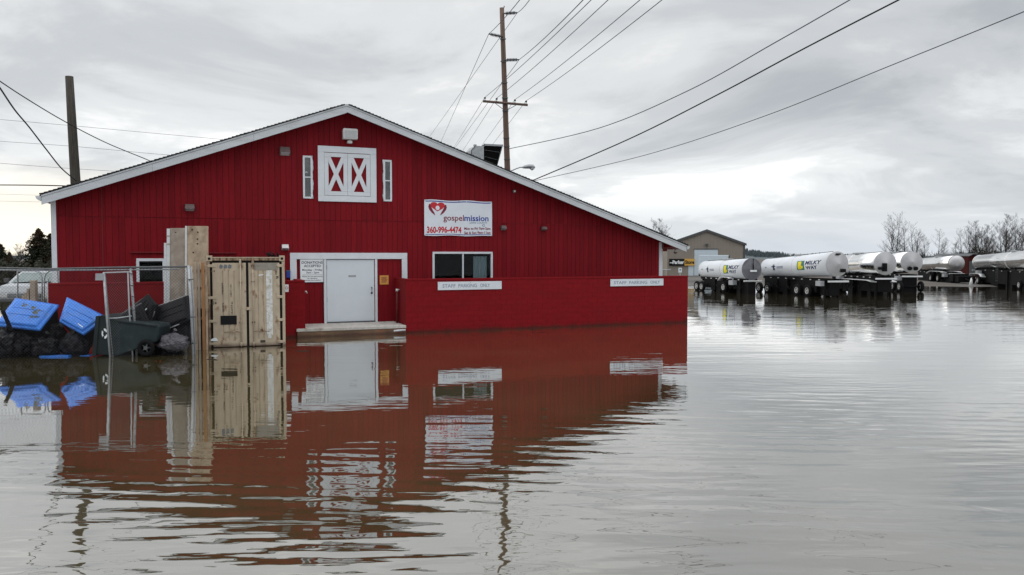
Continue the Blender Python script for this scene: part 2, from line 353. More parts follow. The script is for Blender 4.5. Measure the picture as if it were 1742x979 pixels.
def copy_tree(o, parent=None):
    c = o.copy(); C.objects.link(c); c.parent = parent
    for ch in list(o.children): copy_tree(ch, c)
    return c
def text_mesh(txt, size, bold=0.0, sx=1.0, align='LEFT', space=1.0, shear=0.0):
    cu = bpy.data.curves.new('t', 'FONT'); cu.body = txt; cu.size = size; cu.offset = bold; cu.align_x = align; cu.space_character = space; cu.shear = shear
    cu.resolution_u = 3; cu.extrude = 0.0
    o = bpy.data.objects.new('t', cu); C.objects.link(o)
    dg = bpy.context.evaluated_depsgraph_get(); dg.update()
    me = bpy.data.meshes.new_from_object(o.evaluated_get(dg))
    vs = [(v.co.x*sx, v.co.y) for v in me.vertices]; fs = [tuple(p.vertices) for p in me.polygons]
    bpy.data.objects.remove(o); bpy.data.curves.remove(cu); bpy.data.meshes.remove(me)
    return vs, fs
def lettering(name, txt, x0, x1, z0, y, m, parent, h=None, bold=0.0, depth=0.003, shear=0.0, space=1.0):
    # text between x0 and x1 (fitted), base line z0, facing -y; h = cap height
    vs, fs = text_mesh(txt, 1.0, bold, shear=shear, space=space)
    if not vs: return None
    xa, xb = min(v[0] for v in vs), max(v[0] for v in vs)
    kx = (x1-x0)/(xb-xa); kz = (h/0.70) if h else kx
    b = MB(); n = len(vs)
    V = [(x0+(v[0]-xa)*kx, y-depth, z0+v[1]*kz) for v in vs]
    b.add(V, fs)
    # side walls so that the letters have thickness
    from collections import Counter
    e = Counter()
    for f in fs:
        for i in range(len(f)): e[(f[i], f[(i+1) % len(f)])] += 1
    B = V + [(p[0], y+0.0005, p[2]) for p in V]
    side = [(a, bb, bb+n, a+n) for (a, bb) in e if (bb, a) not in e]
    b.add(B, side)
    return b.build(name, m, parent)

# ------------------------------------------------------------------ the setting: ground, water, hills
def grid_axis(a): return a
xs = [-1500,-900,-500,-300,-200,-140,-100] + list(range(-80, 121, 4)) + [140,180,240,320,500,900,1500]
ys = [-120,-40,0,20,40,52,58,62,64,66,68,69,70,71,72,73,74,76,80,86,94,105,120,150,200,300,450,700,1100,2500]
def gz(x, y):
    e = 70.5 + 1.2*math.sin(x*0.21) + 0.8*math.sin(x*0.53+1)
    if x < -10: e -= 8
    t = max(0.0, min(1.0, (y-(e-5))/9.0)); t = t*t*(3-2*t)
    return -0.7 + 0.78*t + 0.02*math.sin(x*1.3)*math.cos(y*0.9)*t
mb = MB(); V = [(x, y, gz(x, y)) for y in ys for x in xs]; nx = len(xs)
mb.add(V, [(j*nx+i, j*nx+i+1, (j+1)*nx+i+1, (j+1)*nx+i) for j in range(len(ys)-1) for i in range(nx-1)], True)
mb.build('ground', 'gravel', kind='structure')
mb = MB(); mb.add([(-600,-120,0),(600,-120,0),(600,400,0),(-600,400,0)], [(0,1,2,3)]); mb.build('water', 'water', kind='structure')
# hills on the horizon
mb = MB(); V = []; 
def hillh(az):   # height at 650 m
    d = math.degrees(az)
    base = 1.6 + 0.8*math.sin(d*0.9) + 0.5*math.sin(d*2.3+1)
    return base + 11.5*math.exp(-((d-13.5)/4.0)**2) + (2.0 if d > 25 else 0)*0.3
NAZ = 160
for i in range(NAZ+1):
    az = math.radians(-60 + 120*i/NAZ)
    for R_, k in ((560, 0.0), (650, 1.0), (900, 1.1)):
        V.append((R_*math.sin(az), R_*math.cos(az), 0.06 + hillh(az)*0.6*k))
mb.add(V, [(i*3+k, (i+1)*3+k, (i+1)*3+k+1, i*3+k+1) for i in range(NAZ) for k in range(2)], True)
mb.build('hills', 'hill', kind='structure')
mb = MB()
rf = random.Random(3)
def cone(mb, x, y, z, h, r, n=5):
    for lv in range(3):
        zb = z + h*(0.12+0.26*lv); rr = r*(1-0.27*lv); zt = min(z+h, zb+h*0.46)
        a0 = rf.random()*6
        vs = [(x+rr*math.cos(a0+2*PI*k/n)*(0.8+0.4*rf.random()), y+rr*math.sin(a0+2*PI*k/n), zb) for k in range(n)]+[(x, y, zt)]
        mb.add(vs, [(k, (k+1) % n, n) for k in range(n)])
for i in range(2600):
    d = rf.uniform(-50, 50)
    if rf.random() < 0.45: d = rf.gauss(15.5, 3.2)
    az = math.radians(d); R_ = rf.uniform(600, 680)
    hz = hillh(az)*0.6*max(0, min(1, (R_-560)/90)); h = rf.uniform(2.4, 5.0)*(1.0 if abs(d-14.5) < 5 else 0.8)
    cone(mb, R_*math.sin(az), R_*math.cos(az), hz-0.3, h, h*0.2)
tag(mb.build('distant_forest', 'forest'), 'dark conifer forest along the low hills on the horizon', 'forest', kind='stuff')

# ------------------------------------------------------------------ the red barn
sL, _ = L(90, 430); sR, _ = L(1121, 440)
FY = -0.72                              # plane of the rake boards
s0, z0_ = L(70, 331.5, FY); sr, zr = L(590, 177.5, FY); s1, z1_ = L(1168, 417.5, FY)
DEPTH = 14.0
def zroof(s):
    return z0_ + (zr-z0_)*(s-s0)/(sr-s0) if s < sr else zr + (z1_-zr)*(s-sr)/(s1-sr)
barn = thing('red_barn', 'long red gabled barn building with white trim standing in flood water', 'building', O, TH)
ops = []                                # openings (s0,s1,z0,z1)
def rect(pa, pb, y=0.0):
    a = L(*pa, y); b = L(*pb, y); return a[0], b[0], min(a[1], b[1]), max(a[1], b[1])
w_right = rect((737, 479), (836, 431))
w_left = rect((235, 484), (279, 443))
w_l1 = rect((517, 336), (529.5, 268)); w_l2 = rect((653.5, 341), (664.5, 275))
dr = rect((556, 549), (637, 441))
for w in (w_right, w_left, w_l1, w_l2, dr): ops.append(w)
seam = L(700, 377.7)[1]
ZB = 0.22
TUCK = 0.17
# backing wall with holes
brk = sorted({sL, sR, sr} | {w[0] for w in ops} | {w[1] for w in ops})
mb = MB()
for a, b in zip(brk, brk[1:]):
    cuts = sorted([(w[2], w[3]) for w in ops if w[0] <= a+1e-6 and w[1] >= b-1e-6])
    lo = -0.7
    for c in cuts + [None]:
        ha, hb = (c[0], c[0]) if c else (zroof(a)-TUCK, zroof(b)-TUCK)
        v = [(a,0,lo),(b,0,lo),(b,0,hb),(a,0,ha),(a,0.15,lo),(b,0.15,lo),(b,0.15,hb),(a,0.15,ha)]
        mb.add(v, [(0,1,2,3),(7,6,5,4),(0,4,5,1),(3,2,6,7)])
        if c: lo = c[1]
mb.build('front_wall', 'backing', barn)
MB().box(sL, sL+0.15, 0.15, DEPTH, -0.7, zroof(sL)-TUCK).build('side_wall', 'siding', barn)
MB().box(sR-0.15, sR, 0.15, DEPTH, -0.7, zroof(sR)-TUCK).build('side_wall', 'siding', barn)
MB().prism([(sL, -0.7), (sR, -0.7), (sR, zroof(sR)-TUCK), (sr, zr-TUCK), (sL, zroof(sL)-TUCK)], DEPTH-0.15, DEPTH).build('rear_wall', 'siding', barn)
# siding boards, upper and lower course
P = 0.205; nb = int((sR-sL)/P); P = (sR-sL)/nb
rb = random.Random(5)
for i in range(nb):
    a = sL+i*P+0.0055; b = sL+(i+1)*P-0.0055; m_ = (a+b)/2
    for (lo, hi, up) in ((ZB, seam-0.008, False), (seam+0.008, None, True)):
        ta, tb = (zroof(a)-TUCK, zroof(b)-TUCK) if up else (hi, hi)
        ta = ta if up else min(ta, zroof(a)-TUCK); tb = tb if up else min(tb, zroof(b)-TUCK)
        if min(ta, tb) <= lo+0.02: continue
        segs = [(lo, None)]
        for w in sorted([w for w in ops if w[0] < m_ < w[1] and w[3] > lo and w[2] < max(ta, tb)], key=lambda w: w[2]):
            lo2 = segs.pop()[0]
            if w[2]-lo2 > 0.03: segs.append((lo2, w[2]))
            segs.append((w[3], None))
        for (p, q) in segs:
            qa, qb = (ta, tb) if q is None else (q, q)
            if min(qa, qb) <= p+0.02: continue
            yf = -0.020 - rb.random()*0.003 - (0.012 if up else 0)
            v = [(a,yf,p),(b,yf,p),(b,yf,qb),(a,yf,qa),(a,-0.002,p),(b,-0.002,p),(b,-0.002,qb),(a,-0.002,qa)]
            MB().add(v, [(0,1,2,3),(7,6,5,4),(0,4,5,1),(3,2,6,7),(1,5,6,2),(0,3,7,4)]).build('siding_board', 'siding', barn)
# roof slab, fascia, shingle edge
th = 0.16
mb = MB(); mb.prism([(s0,z0_-0.03),(sr,zr-0.03),(s1,z1_-0.03),(s1,z1_-th),(sr,zr-th),(s0,z0_-th)], FY+0.04, DEPTH+0.5)
roof = mb.build('roof', 'soffit', barn)
mb = MB(); mb.prism([(s0-0.06,z0_-0.045),(s0-0.06,z0_-0.028),(sr,zr+0.0),(sr,zr-0.026)], FY-0.02, DEPTH+0.52); mb.build('roof_deck', 'shingle', roof)
mb = MB(); mb.prism([(sr,zr-0.026),(sr,zr+0.0),(s1+0.06,z1_-0.028),(s1+0.06,z1_-0.045)], FY-0.02, DEPTH+0.52); mb.build('roof_deck', 'shingle', roof)
mb = MB(); rs_ = random.Random(9)
for (sa, za, sb, zb) in ((s0-0.05, z0_, sr, zr), (s1+0.05, z1_, sr, zr)):
    Ln = math.hypot(sb-sa, zb-za); k = int(Ln/0.145); dx, dz = (sb-sa)/Ln, (zb-za)/Ln
    for i in range(k):
        t = i*0.145; x, z = sa+dx*t, za+dz*t; l2 = 0.16+rs_.random()*0.02; tt = 0.034+rs_.random()*0.010
        jut = FY-0.05-rs_.random()*0.02
        v = []
        for yy in (jut, FY+1.6):
            v += [(x, yy, z), (x+dx*l2, yy, z+dz*l2), (x+dx*l2, yy, z+dz*l2+tt*0.5), (x, yy, z+tt*1.3)]
        mb.add(v, [(0,1,2,3),(7,6,5,4),(3,2,6,7),(0,4,5,1),(0,3,7,4),(1,5,6,2)])
mb.build('shingle_courses', 'shingle', roof, kind='stuff')
fh = 0.335
def rake(sa, za, sb, zb, name, top, bot, y0, y1, m, splits):
    for i in range(splits):
        a, b = i/splits, (i+1)/splits
        g_ = 0.004*(1 if sb > sa else -1)
        xa, xb = sa+(sb-sa)*a + (g_ if i else 0), sa+(sb-sa)*b; A, B = za+(zb-za)*a, za+(zb-za)*b
        v = [(xa,y0,A+bot),(xb,y0,B+bot),(xb,y0,B+top),(xa,y0,A+top),(xa,y1,A+bot),(xb,y1,B+bot),(xb,y1,B+top),(xa,y1,A+top)]
        f = [(0,1,2,3),(7,6,5,4),(0,4,5,1),(3,2,6,7),(1,5,6,2),(0,3,7,4)]
        if sb < sa: f = [tuple(reversed(q)) for q in f]
        MB().add(v, f).build(name, m, barn, bevel=0.006)
rake(s0, z0_, sr, zr, 'fascia_board', -0.075, -fh, FY-0.005, FY+0.035, 'fascia', 3)
rake(s1, z1_, sr, zr, 'fascia_board', -0.075, -fh+0.03, FY-0.005, FY+0.035, 'fascia', 4)
rake(s0, z0_, sr, zr, 'drip_trim', -0.008, -0.07, FY-0.026, FY+0.035, 'fascia', 2)
rake(s1, z1_, sr, zr, 'drip_trim', -0.008, -0.07, FY-0.026, FY+0.035, 'fascia', 2)
# eave gutters (run back along both eaves)
for sgn, s_, z_ in ((-1, s0, z0_), (1, s1, z1_)):
    w = 0.17*sgn
    poly = [(s_+0.01*sgn, z_-0.05), (s_+w, z_-0.05), (s_+w*0.86, z_-0.13), (s_+w*0.5, z_-0.19), (s_+0.01*sgn, z_-0.19)]
    if sgn > 0: poly = list(reversed(poly))
    MB().prism(poly, FY-0.03, DEPTH+0.5).build('gutter', 'fascia', barn)
# corner boards
MB().box(sL-0.03, sL+0.13, -0.055, 0.16, 0.5, zroof(sL)-TUCK).build('corner_board', 'white', barn, bevel=0.006)
MB().box(sR-0.02, sR+0.12, -0.055, 0.16, 0.5, zroof(sR)-TUCK-0.05).build('corner_board', 'white', barn, bevel=0.006)
MB().box(sR+0.122, sR+0.22, 0.03, 0.10, 0.5, zroof(sR)-TUCK-0.35).build('downspout', 'white', barn, bevel=0.01)
for yy in (0.2, 2.2, 4.2):
    MB().box(sR-0.3, s1-0.45, yy, yy+0.14, z1_-0.28, z1_-0.165).build('rafter_tail', 'soffit', barn)
a_ = L(1140, 421, -0.3)
MB().box(a_[0]-0.1, a_[0]+0.28, -0.46, 0.1, z1_-0.1, z1_+0.14).build('beam_end', 'siding', barn)
bt = L(173.5, 352)
MB().box(bt[0]-0.018, bt[0]+0.018, -0.05, -0.036, 1.6, zroof(bt[0])-TUCK-0.02).build('batten', 'soffit', barn)
for (pa, pb, py) in ((222, 286, 429.5), (350, 402, 430.5)):
    q0, q1 = L(pa, py), L(pb, py); MB().box(q0[0], q1[0], -0.10, -0.037, q0[1]-0.02, q0[1]+0.02).build('flashing_shade_strip', 'soffit', barn)  # window flashing, then a dark strip standing for the drip shadow above the container
# windows
def window(w, fw, cols=1, rows=1, curtain=None, sag=False, sill=True):
    a, b, c, d = w; y0, y1 = -0.062, -0.004
    fr = MB().box(a-fw*0.4, b+fw*0.4, y0, y1+0.05, d-fw*0.35, d+fw*0.65).build('window_frame', 'white', barn, bevel=0.004)
    if sill: MB().box(a-fw*0.4, b+fw*0.4, y0, y1+0.05, c-fw*0.6, c+fw*0.3).build('sill', 'white', fr)
    MB().box(a-fw*0.45, a+fw*0.5, y0-0.003, y1+0.05, c, d-fw*0.355).build('frame_side', 'white', fr)
    MB().box(b-fw*0.5, b+fw*0.45, y0-0.003, y1+0.05, c, d-fw*0.355).build('frame_side', 'white', fr)
    for i in range(1, cols):
        x = a+(b-a)*i/cols; MB().box(x-fw*0.32, x+fw*0.32, y0+0.006, y1+0.05, c+fw*0.3, d-fw*0.36).build('mullion', 'white', fr)
    for i in range(1, rows):
        z = c+(d-c)*0.5; MB().box(a+fw*0.5, b-fw*0.45, y0+0.006, y1+0.05, z-fw*0.3, z+fw*0.3).build('mullion', 'white', fr)
    for i in range(cols):
        for j in range(rows):
            x0, x1 = a+(b-a)*i/cols+fw*0.3, a+(b-a)*(i+1)/cols-fw*0.3
            z0, z1 = c+(d-c)*j/rows+fw*0.3, c+(d-c)*(j+1)/rows-fw*0.3
            yy = 0.012+0.012*i
            MB().box(x0, x1, yy, yy+0.006, z0, z1).build('pane', 'glass_sky' if rows > 1 else 'glass', fr)
    # a closed dark reveal behind the panes
    mb = MB(); v = [(a,0.10,c),(b,0.10,c),(b,0.10,d),(a,0.10,d),(a,0.9,c),(b,0.9,c),(b,0.9,d),(a,0.9,d)]
    mb.add(v, [(4,5,6,7),(0,4,7,3),(1,2,6,5),(0,1,5,4),(3,7,6,2)]); mb.build('reveal', 'interior', fr)
    return fr
fr = window(w_right, 0.085, cols=2, sill=False)
a, b = L(806, 440)[0], L(829, 440)[0]; c_, d_ = w_right[2]+0.03, L(806, 436.5)[1]
mb = MB(); n = 24; V = []
for i in range(n+1):
    x = a+(b-a)*i/n; y = 0.07+0.018*math.sin(i*1.1)
    V += [(x, y, c_), (x, y, d_)]
mb.add(V, [(2*i, 2*i+2, 2*i+3, 2*i+1) for i in range(n)], True); mb.build('curtain', 'curtain', fr)
window(w_left, 0.10, sill=False)
for w in (w_l1, w_l2):
    fr = window(w, 0.075, rows=2)
    # wavy caulk-like trim edge down one side
    side = w[1]+0.03 if w is w_l1 else w[0]-0.03
    pts = [(side + 0.012*math.sin(z*9)+0.008*math.sin(z*23), -0.05, z) for z in [w[2]-0.05+i*(w[3]-w[2]+0.1)/14 for i in range(15)]]
    MB().tube(pts, 0.026, 6).build('trim_bead', 'white', fr)
MB().tube([(w_l1[0]+0.06, -0.0, w_l1[3]-0.62),(w_l1[0]+0.10, -0.0, w_l1[3]-0.56),(w_l1[0]+0.15, -0.0, w_l1[3]-0.60)], 0.02, 6).build('window_latch', 'white', barn)
# hayloft door with X braces
A = L(540, 249); Bq = L(640, 345)
x0 = A[0]; x1 = Bq[0]; zt = (A[1]+L(640, 252.5)[1])/2; zb = (L(542.5, 343)[1]+Bq[1])/2
ld = MB().box(x0, x1, -0.045, -0.034, zb, zt).build('loft_door', 'siding', barn)
fw = 0.24
MB().box(x0, x1, -0.085, -0.046, zt-fw, zt).build('frame_board', 'white', ld, bevel=0.005)
MB().box(x0, x1, -0.085, -0.046, zb, zb+fw*0.95).build('frame_board', 'white', ld, bevel=0.005)
MB().box(x0, x0+fw, -0.0865, -0.046, zb+fw*0.953, zt-fw-0.003).build('frame_board', 'white', ld, bevel=0.005)
MB().box(x1-fw, x1, -0.0865, -0.046, zb+fw*0.953, zt-fw-0.003).build('frame_board', 'white', ld, bevel=0.005)
ix0, ix1, iz0, iz1 = x0+fw+0.008, x1-fw-0.008, zb+fw+0.004, zt-fw-0.02
xm = (ix0+ix1)/2
bw = 0.155
for (p, q) in ((ix0, xm-0.004), (xm+0.004, ix1)):
    MB().box(p, q, -0.076, -0.046, iz1-bw, iz1).build('rail_board', 'white', ld, bevel=0.004)
    MB().box(p, q, -0.076, -0.046, iz0, iz0+bw).build('rail_board', 'white', ld, bevel=0.004)
    MB().box(p, p+bw, -0.077, -0.046, iz0+bw+0.003, iz1-bw-0.003).build('stile_board', 'white', ld, bevel=0.004)
    MB().box(q-bw, q, -0.077, -0.046, iz0+bw+0.003, iz1-bw-0.003).build('stile_board', 'white', ld, bevel=0.004)
    a, b, c, d = p+bw+0.0, q-bw-0.0, iz0+bw, iz1-bw
    for k, (u0, v0, u1, v1) in enumerate(((a, c, b, d), (b, c, a, d))):
        w2 = 0.085
        poly = [(u0-w2, v0+0.004), (u0+w2, v0+0.004), (u1+w2, v1-0.004), (u1-w2, v1-0.004)]
        # clip to the opening
        def clip(poly, x, keep_gt):
            out = []
            for i in range(len(poly)):
                P0, P1 = poly[i], poly[(i+1) % len(poly)]
                in0 = (P0[0] >= x) == keep_gt; in1 = (P1[0] >= x) == keep_gt
                if in0: out.append(P0)
                if in0 != in1:
                    t = (x-P0[0])/(P1[0]-P0[0]); out.append((x, P0[1]+(P1[1]-P0[1])*t))
            return out
        poly = clip(clip(poly, a+0.001, True), b-0.001, False)
        MB().prism(poly, -0.0745-0.0035*k, -0.046).build('cross_board', 'white', ld)
# entrance: surround, door, frame
a, b, c, d = dr
tl = L(493, 431)[0]; tr = L(692, 431)[0]; tz = L(493, 430.5)[1]; tzb = tz-0.245
MB().box(tl, tr, -0.085, -0.03, tzb, tz).build('door_surround', 'white', barn, bevel=0.006)
for (p, q) in ((tl, tl+0.245), (tr-0.225, tr)):
    MB().box(p, q, -0.087, -0.03, 1.4, tzb-0.003).build('door_surround', 'white', barn, bevel=0.006)
fr = MB().box(a-0.11, b+0.10, -0.07, -0.0, d+0.002, d+0.06).build('door_frame', 'white', barn, bevel=0.004)
MB().box(a-0.11, a-0.004, -0.072, 0.0, c-0.1, d).build('jamb', 'white', fr, bevel=0.004)
MB().box(b+0.006, b+0.10, -0.072, 0.0, c-0.1, d).build('jamb', 'white', fr, bevel=0.004)
MB().box(a-0.12, a-0.112, -0.10, 0.0, c-0.1, d).build('jamb_edge', 'galvdk', fr)
dm = MB().box(a+0.012, b-0.022, -0.03, 0.02, c+0.02, d-0.025).build('door', 'whitedoor', barn, bevel=0.004)
MB().box(a, b, 0.03, 0.06, c-0.1, d).build('door_recess', 'gasket', barn)
h1 = L(632, 495)
MB().tube([(h1[0], -0.035, h1[1]-0.10), (h1[0], -0.085, h1[1]-0.10), (h1[0], -0.085, h1[1]+0.14), (h1[0], -0.035, h1[1]+0.14)], 0.018, 6).build('handle', 'inkblack', dm)
MB().box(h1[0]-0.035, h1[0]+0.035, -0.042, -0.031, h1[1]-0.12, h1[1]-0.06).build('lock_plate', 'inkblack', dm)
for py in (455, 510): 
    z = L(558, py)[1]; MB().box(a-0.012, a+0.018, -0.05, -0.028, z-0.09, z+0.09).build('hinge', 'galvdk', dm)
n_ = L(599, 470); MB().box(n_[0]-0.15, n_[0]+0.15, -0.036, -0.031, n_[1]-0.035, n_[1]+0.035).build('name_plate', 'lampgrey', dm)
MB().box(a, b, -0.12, -0.0, c-0.04, c+0.012).build('threshold', 'galvdk', barn)

# ------------------------------------------------------------------ low block wall in two lengths
ztop = L(690, 475, YL)[1]; LWT = 0.22
def block_wall(label, sa, sb, ret_at):
    t = thing('low_block_wall', label, 'wall', Bw(sa, YL, 0), TH, 'low red block walls in front of the barn')
    Wd = sb-sa
    MB().box(0, Wd, 0.012, LWT, -0.7, ztop-0.07).build('wall_core', 'backing' if False else 'block', t)
    row = 0.203; bl = 0.46
    r = 0; zt_ = ztop-0.07
    rr = random.Random(int(sa*10))
    while zt_ > -0.25:
        x = -bl/2*(r % 2)
        while x < Wd-0.02:
            xa, xb = max(x, 0)+0.0025, min(x+bl, Wd)-0.0025
            if xb-xa > 0.05:
                j = rr.random()*0.003
                MB().box(xa, xb, -j, 0.010, zt_-row+0.0035, zt_-0.0015).build('block', 'block', t, bevel=0)
            x += bl
        zt_ -= row; r += 1
    k = max(1, int(Wd/1.6))
    for i in range(k):
        MB().box(i*Wd/k+0.002, (i+1)*Wd/k-0.002, -0.018, LWT+0.02, ztop-0.068, ztop).build('coping_stone', 'block', t, bevel=0.008)
    if ret_at is not None:
        x = 0.0 if ret_at == 0 else Wd-LWT
        MB().box(x+0.001, x+LWT-0.001, LWT+0.001, -YL-0.06, -0.7, ztop-0.002).build('return_wall', 'block', t)
    return t
wa, _ = L(82, 500, YL); wb, _ = L(519, 500, YL); wc, _ = L(690, 500, YL); wd, _ = L(1170, 500, YL)
block_wall('low red block wall left of the steps, behind the bins and the container', wa, wb, 1)
block_wall('long low red block wall with two white parking signs, right of the steps', wc, wd, 0)
# landing
zl = L(597, 556.6, YL)[1]
t = thing('concrete_landing', 'brown stained concrete landing with a worn white top edge below the white door', 'landing', Bw(0, YL, 0), TH)
sa = L(505.5, 560, YL)[0]; sb = wc-0.01
MB().box(sa, sb, -0.07, -YL-0.03, -0.7, zl-0.11).build('base', 'wetconc', t, bevel=0.01)
mb = MB(); n = 26; rl = random.Random(2)
MB().box(sa-0.03, sb, -0.11, -YL-0.03, zl-0.108, zl).build('slab', 'concrete', t, bevel=0.015)
# the left block wall stops where the landing begins to show, so the slab runs in front of its end
t = thing('white_pipe', 'short white pipe stuck out over the water at the right end of the landing', 'pipe', Bw(L(668, 566, YL)[0], YL-0.2, 0), TH)
MB().tube([(0, 0, 0.12), (L(688, 566, YL)[0]-L(668, 566, YL)[0], 0.04, 0.135)], 0.035, 8).build('pipe', 'white', t)
for (px, ptop, lab) in ((516.5, 497, 'thin dark red pipe post at the left end of the landing'), (675.5, 494, 'thin dark red pipe post at the right end of the landing')):
    yy = -1.45 if px < 600 else -0.9
    s_, z_ = L(px, ptop, yy)
    t = thing('pipe_post', lab, 'post', Bw(s_, yy, zl), TH, 'pipe posts on the landing')
    MB().tube([(0, 0, 0), (0, 0, z_-zl-0.05)], 0.045, 10).build('post', 'pipe', t)
    MB().tube([(0, 0, z_-zl-0.05), (0, 0, z_-zl+0.05)], 0.055, 10).build('post_cap', 'lampwhite', t)
    MB().tube([(0, 0, z_-zl+0.02), (0.10, 0, z_-zl+0.02), (0.12, 0, z_-zl-0.06)], 0.022, 6).build('bracket', 'lampwhite', t)

# ------------------------------------------------------------------ signs
def at_facade(name, label, cat, px, py, y=0.0, group=None):
    s_, z_ = L(px, py, y); return thing(name, label, cat, Bw(s_, y, z_), TH, group)
def span(px0, py0, px1, py1, y):
    a = L(px0, py0, y); b = L(px1, py1, y); return b[0]-a[0], a[1]-b[1]
# banner
t = at_facade('banner', 'white vinyl banner with a red heart emblem and telephone number hung on the siding', 'banner', 721.5, 401, -0.04)
bw_, bh_ = span(721.5, 340, 837, 401, -0.04)
bh_ = (span(721.5, 340, 721.5, 401, -0.04)[1] + span(837, 344, 837, 402.5, -0.04)[1])/2
nx_, nz_ = 36, 12; V = []
def ban(u, v): # surface ripple
    return -0.035 - 0.016*math.sin(u*9+v*2) * (0.4+abs(v-0.5)) - 0.01*math.sin(u*23)*abs(v-0.5)*2
def bedge(u, v):
    return 0.018*math.sin(u*12.5)*(1 if v > 0.5 else -0.8)*abs(2*v-1)
for j in range(nz_+1):
    for i in range(nx_+1):
        u, v = i/nx_, j/nz_; V.append((u*bw_, ban(u, v), v*bh_+bedge(u, v)))
n = len(V); V2 = [(p[0], p[1]+0.006, p[2]) for p in V]
mb = MB(); ff = [(j*(nx_+1)+i, j*(nx_+1)+i+1, (j+1)*(nx_+1)+i+1, (j+1)*(nx_+1)+i) for j in range(nz_) for i in range(nx_)]
mb.add(V, ff, True); mb.add(V2, [tuple(reversed(f)) for f in ff], True); mb.build('banner_sheet', 'banner', t)
def on_banner(o):
    for v in o.data.vertices:
        u = v.co.x/bw_; w = v.co.z/bh_
        v.co.y = ban(u, w) - 0.004 + (v.co.y*0); v.co.z += bedge(u, w)
def btxt(name, txt, u0, u1, v0, hv, m, bold=0.0):
    # flat print that follows the cloth
    vs, fs = text_mesh(txt, 1.0, bold); xa, xb = min(v[0] for v in vs), max(v[0] for v in vs)
    me = MB().add([(bw_*(u0+(v[0]-xa)/(xb-xa)*(u1-u0)), 0, bh_*(v0 + v[1]/0.70*hv)) for v in vs], fs); o = me.build(name, m, t); on_banner(o); return o
def serif_stem(o): pass
btxt('lettering_gospel', 'gospel', 0.275, 0.575, 0.43, 0.165, 'inkmaroon', 0.012)
btxt('lettering_mission', 'mission', 0.582, 0.945, 0.43, 0.165, 'inkblue', 0.022)
btxt('lettering_county', 'LEWIS COUNTY', 0.66, 0.925, 0.352, 0.052, 'inkteal', 0.004)
btxt('lettering_phone', '360-996-4474', 0.035, 0.54, 0.085, 0.165, 'inkred', 0.035)
btxt('lettering_hours', 'Mon to Fri 7am-2pm', 0.58, 0.975, 0.180, 0.070, 'inkmaroon', 0.03)
btxt('lettering_hours', 'Sat & Sun 9am-11am', 0.58, 0.975, 0.060, 0.070, 'inkmaroon', 0.03)
def bshape(name, polys, m, lift=0.0):
    mb = MB()
    for pl in polys: mb.add([(bw_*u, 0, bh_*v) for u, v in pl], [tuple(range(len(pl)))])
    o = mb.build(name, m, t); on_banner(o)
    for v in o.data.vertices: v.co.y -= lift
    return o
def strip(pts, w):
    out = []
    for i in range(len(pts)-1):
        (u0, v0), (u1, v1) = pts[i], pts[i+1]; w0 = w[i]; w1 = w[i+1]
        out.append([(u0-w0, v0), (u0+w0, v0), (u1+w1, v1), (u1-w1, v1)])
    return out
bshape('blue_line', [[(0.02+i*0.08, 0.945), (0.02+(i+1)*0.08, 0.945), (0.02+(i+1)*0.08, 0.972), (0.02+i*0.08, 0.972)] for i in range(12)], 'inkblue')
bshape('blue_line', [[(0.02+i*0.08, 0.028), (0.02+(i+1)*0.08, 0.028), (0.02+(i+1)*0.08, 0.046), (0.02+i*0.08, 0.046)] for i in range(12)], 'inkblue')
def blob(cu, cv, ru, rv, a0, a1, n=12): return [(cu+ru*math.cos(a0+(a1-a0)*i/n), cv+rv*math.sin(a0+(a1-a0)*i/n)) for i in range(n+1)]
hl = blob(0.140, 0.865, 0.052, 0.068, PI*0.0, PI*1.0) + [(0.092, 0.82), (0.118, 0.765), (0.150, 0.725), (0.192, 0.68)]
hr = [(2*0.192-u, v) for (u, v) in hl]
bshape('heart_emblem', [hl, list(reversed(hr))], 'inkred')
bshape('heart_emblem', [blob(0.192, 0.775, 0.029, 0.062, 0, 2*PI, 18)[:-1]], 'banner', 0.004)
arcl = [(0.075, 0.88), (0.078, 0.80), (0.095, 0.72), (0.125, 0.64), (0.152, 0.575)]
bshape('hand_emblem', strip(arcl, [0.008, 0.022, 0.024, 0.020, 0.004]), 'inkmaroon')
bshape('hand_emblem', strip([(0.384-u-0.0, v) for u, v in arcl], [0.008, 0.020, 0.022, 0.018, 0.004]), 'inkmaroon')
bshape('badge', [blob(0.868, 0.30+k*0.0, 0.02, 0.04, a, a+1.6, 6)+list(reversed(blob(0.868, 0.30, 0.011, 0.022, a, a+1.6, 6))) for k, a in enumerate((0.3, 2.4, 4.5))], 'inkteal')
for (u, v) in ((0.0, 0.0), (1, 0.0), (0, 1), (1, 1), (0.5, 1), (0.5, 0)):
    MB().ring((u*bw_*0.985+0.01*bw_, ban(u, v)-0.008, v*bh_*0.96+0.02*bh_), (0, 1, 0), 0.016, 0.005, 10, 4).build('grommet', 'galv', t)

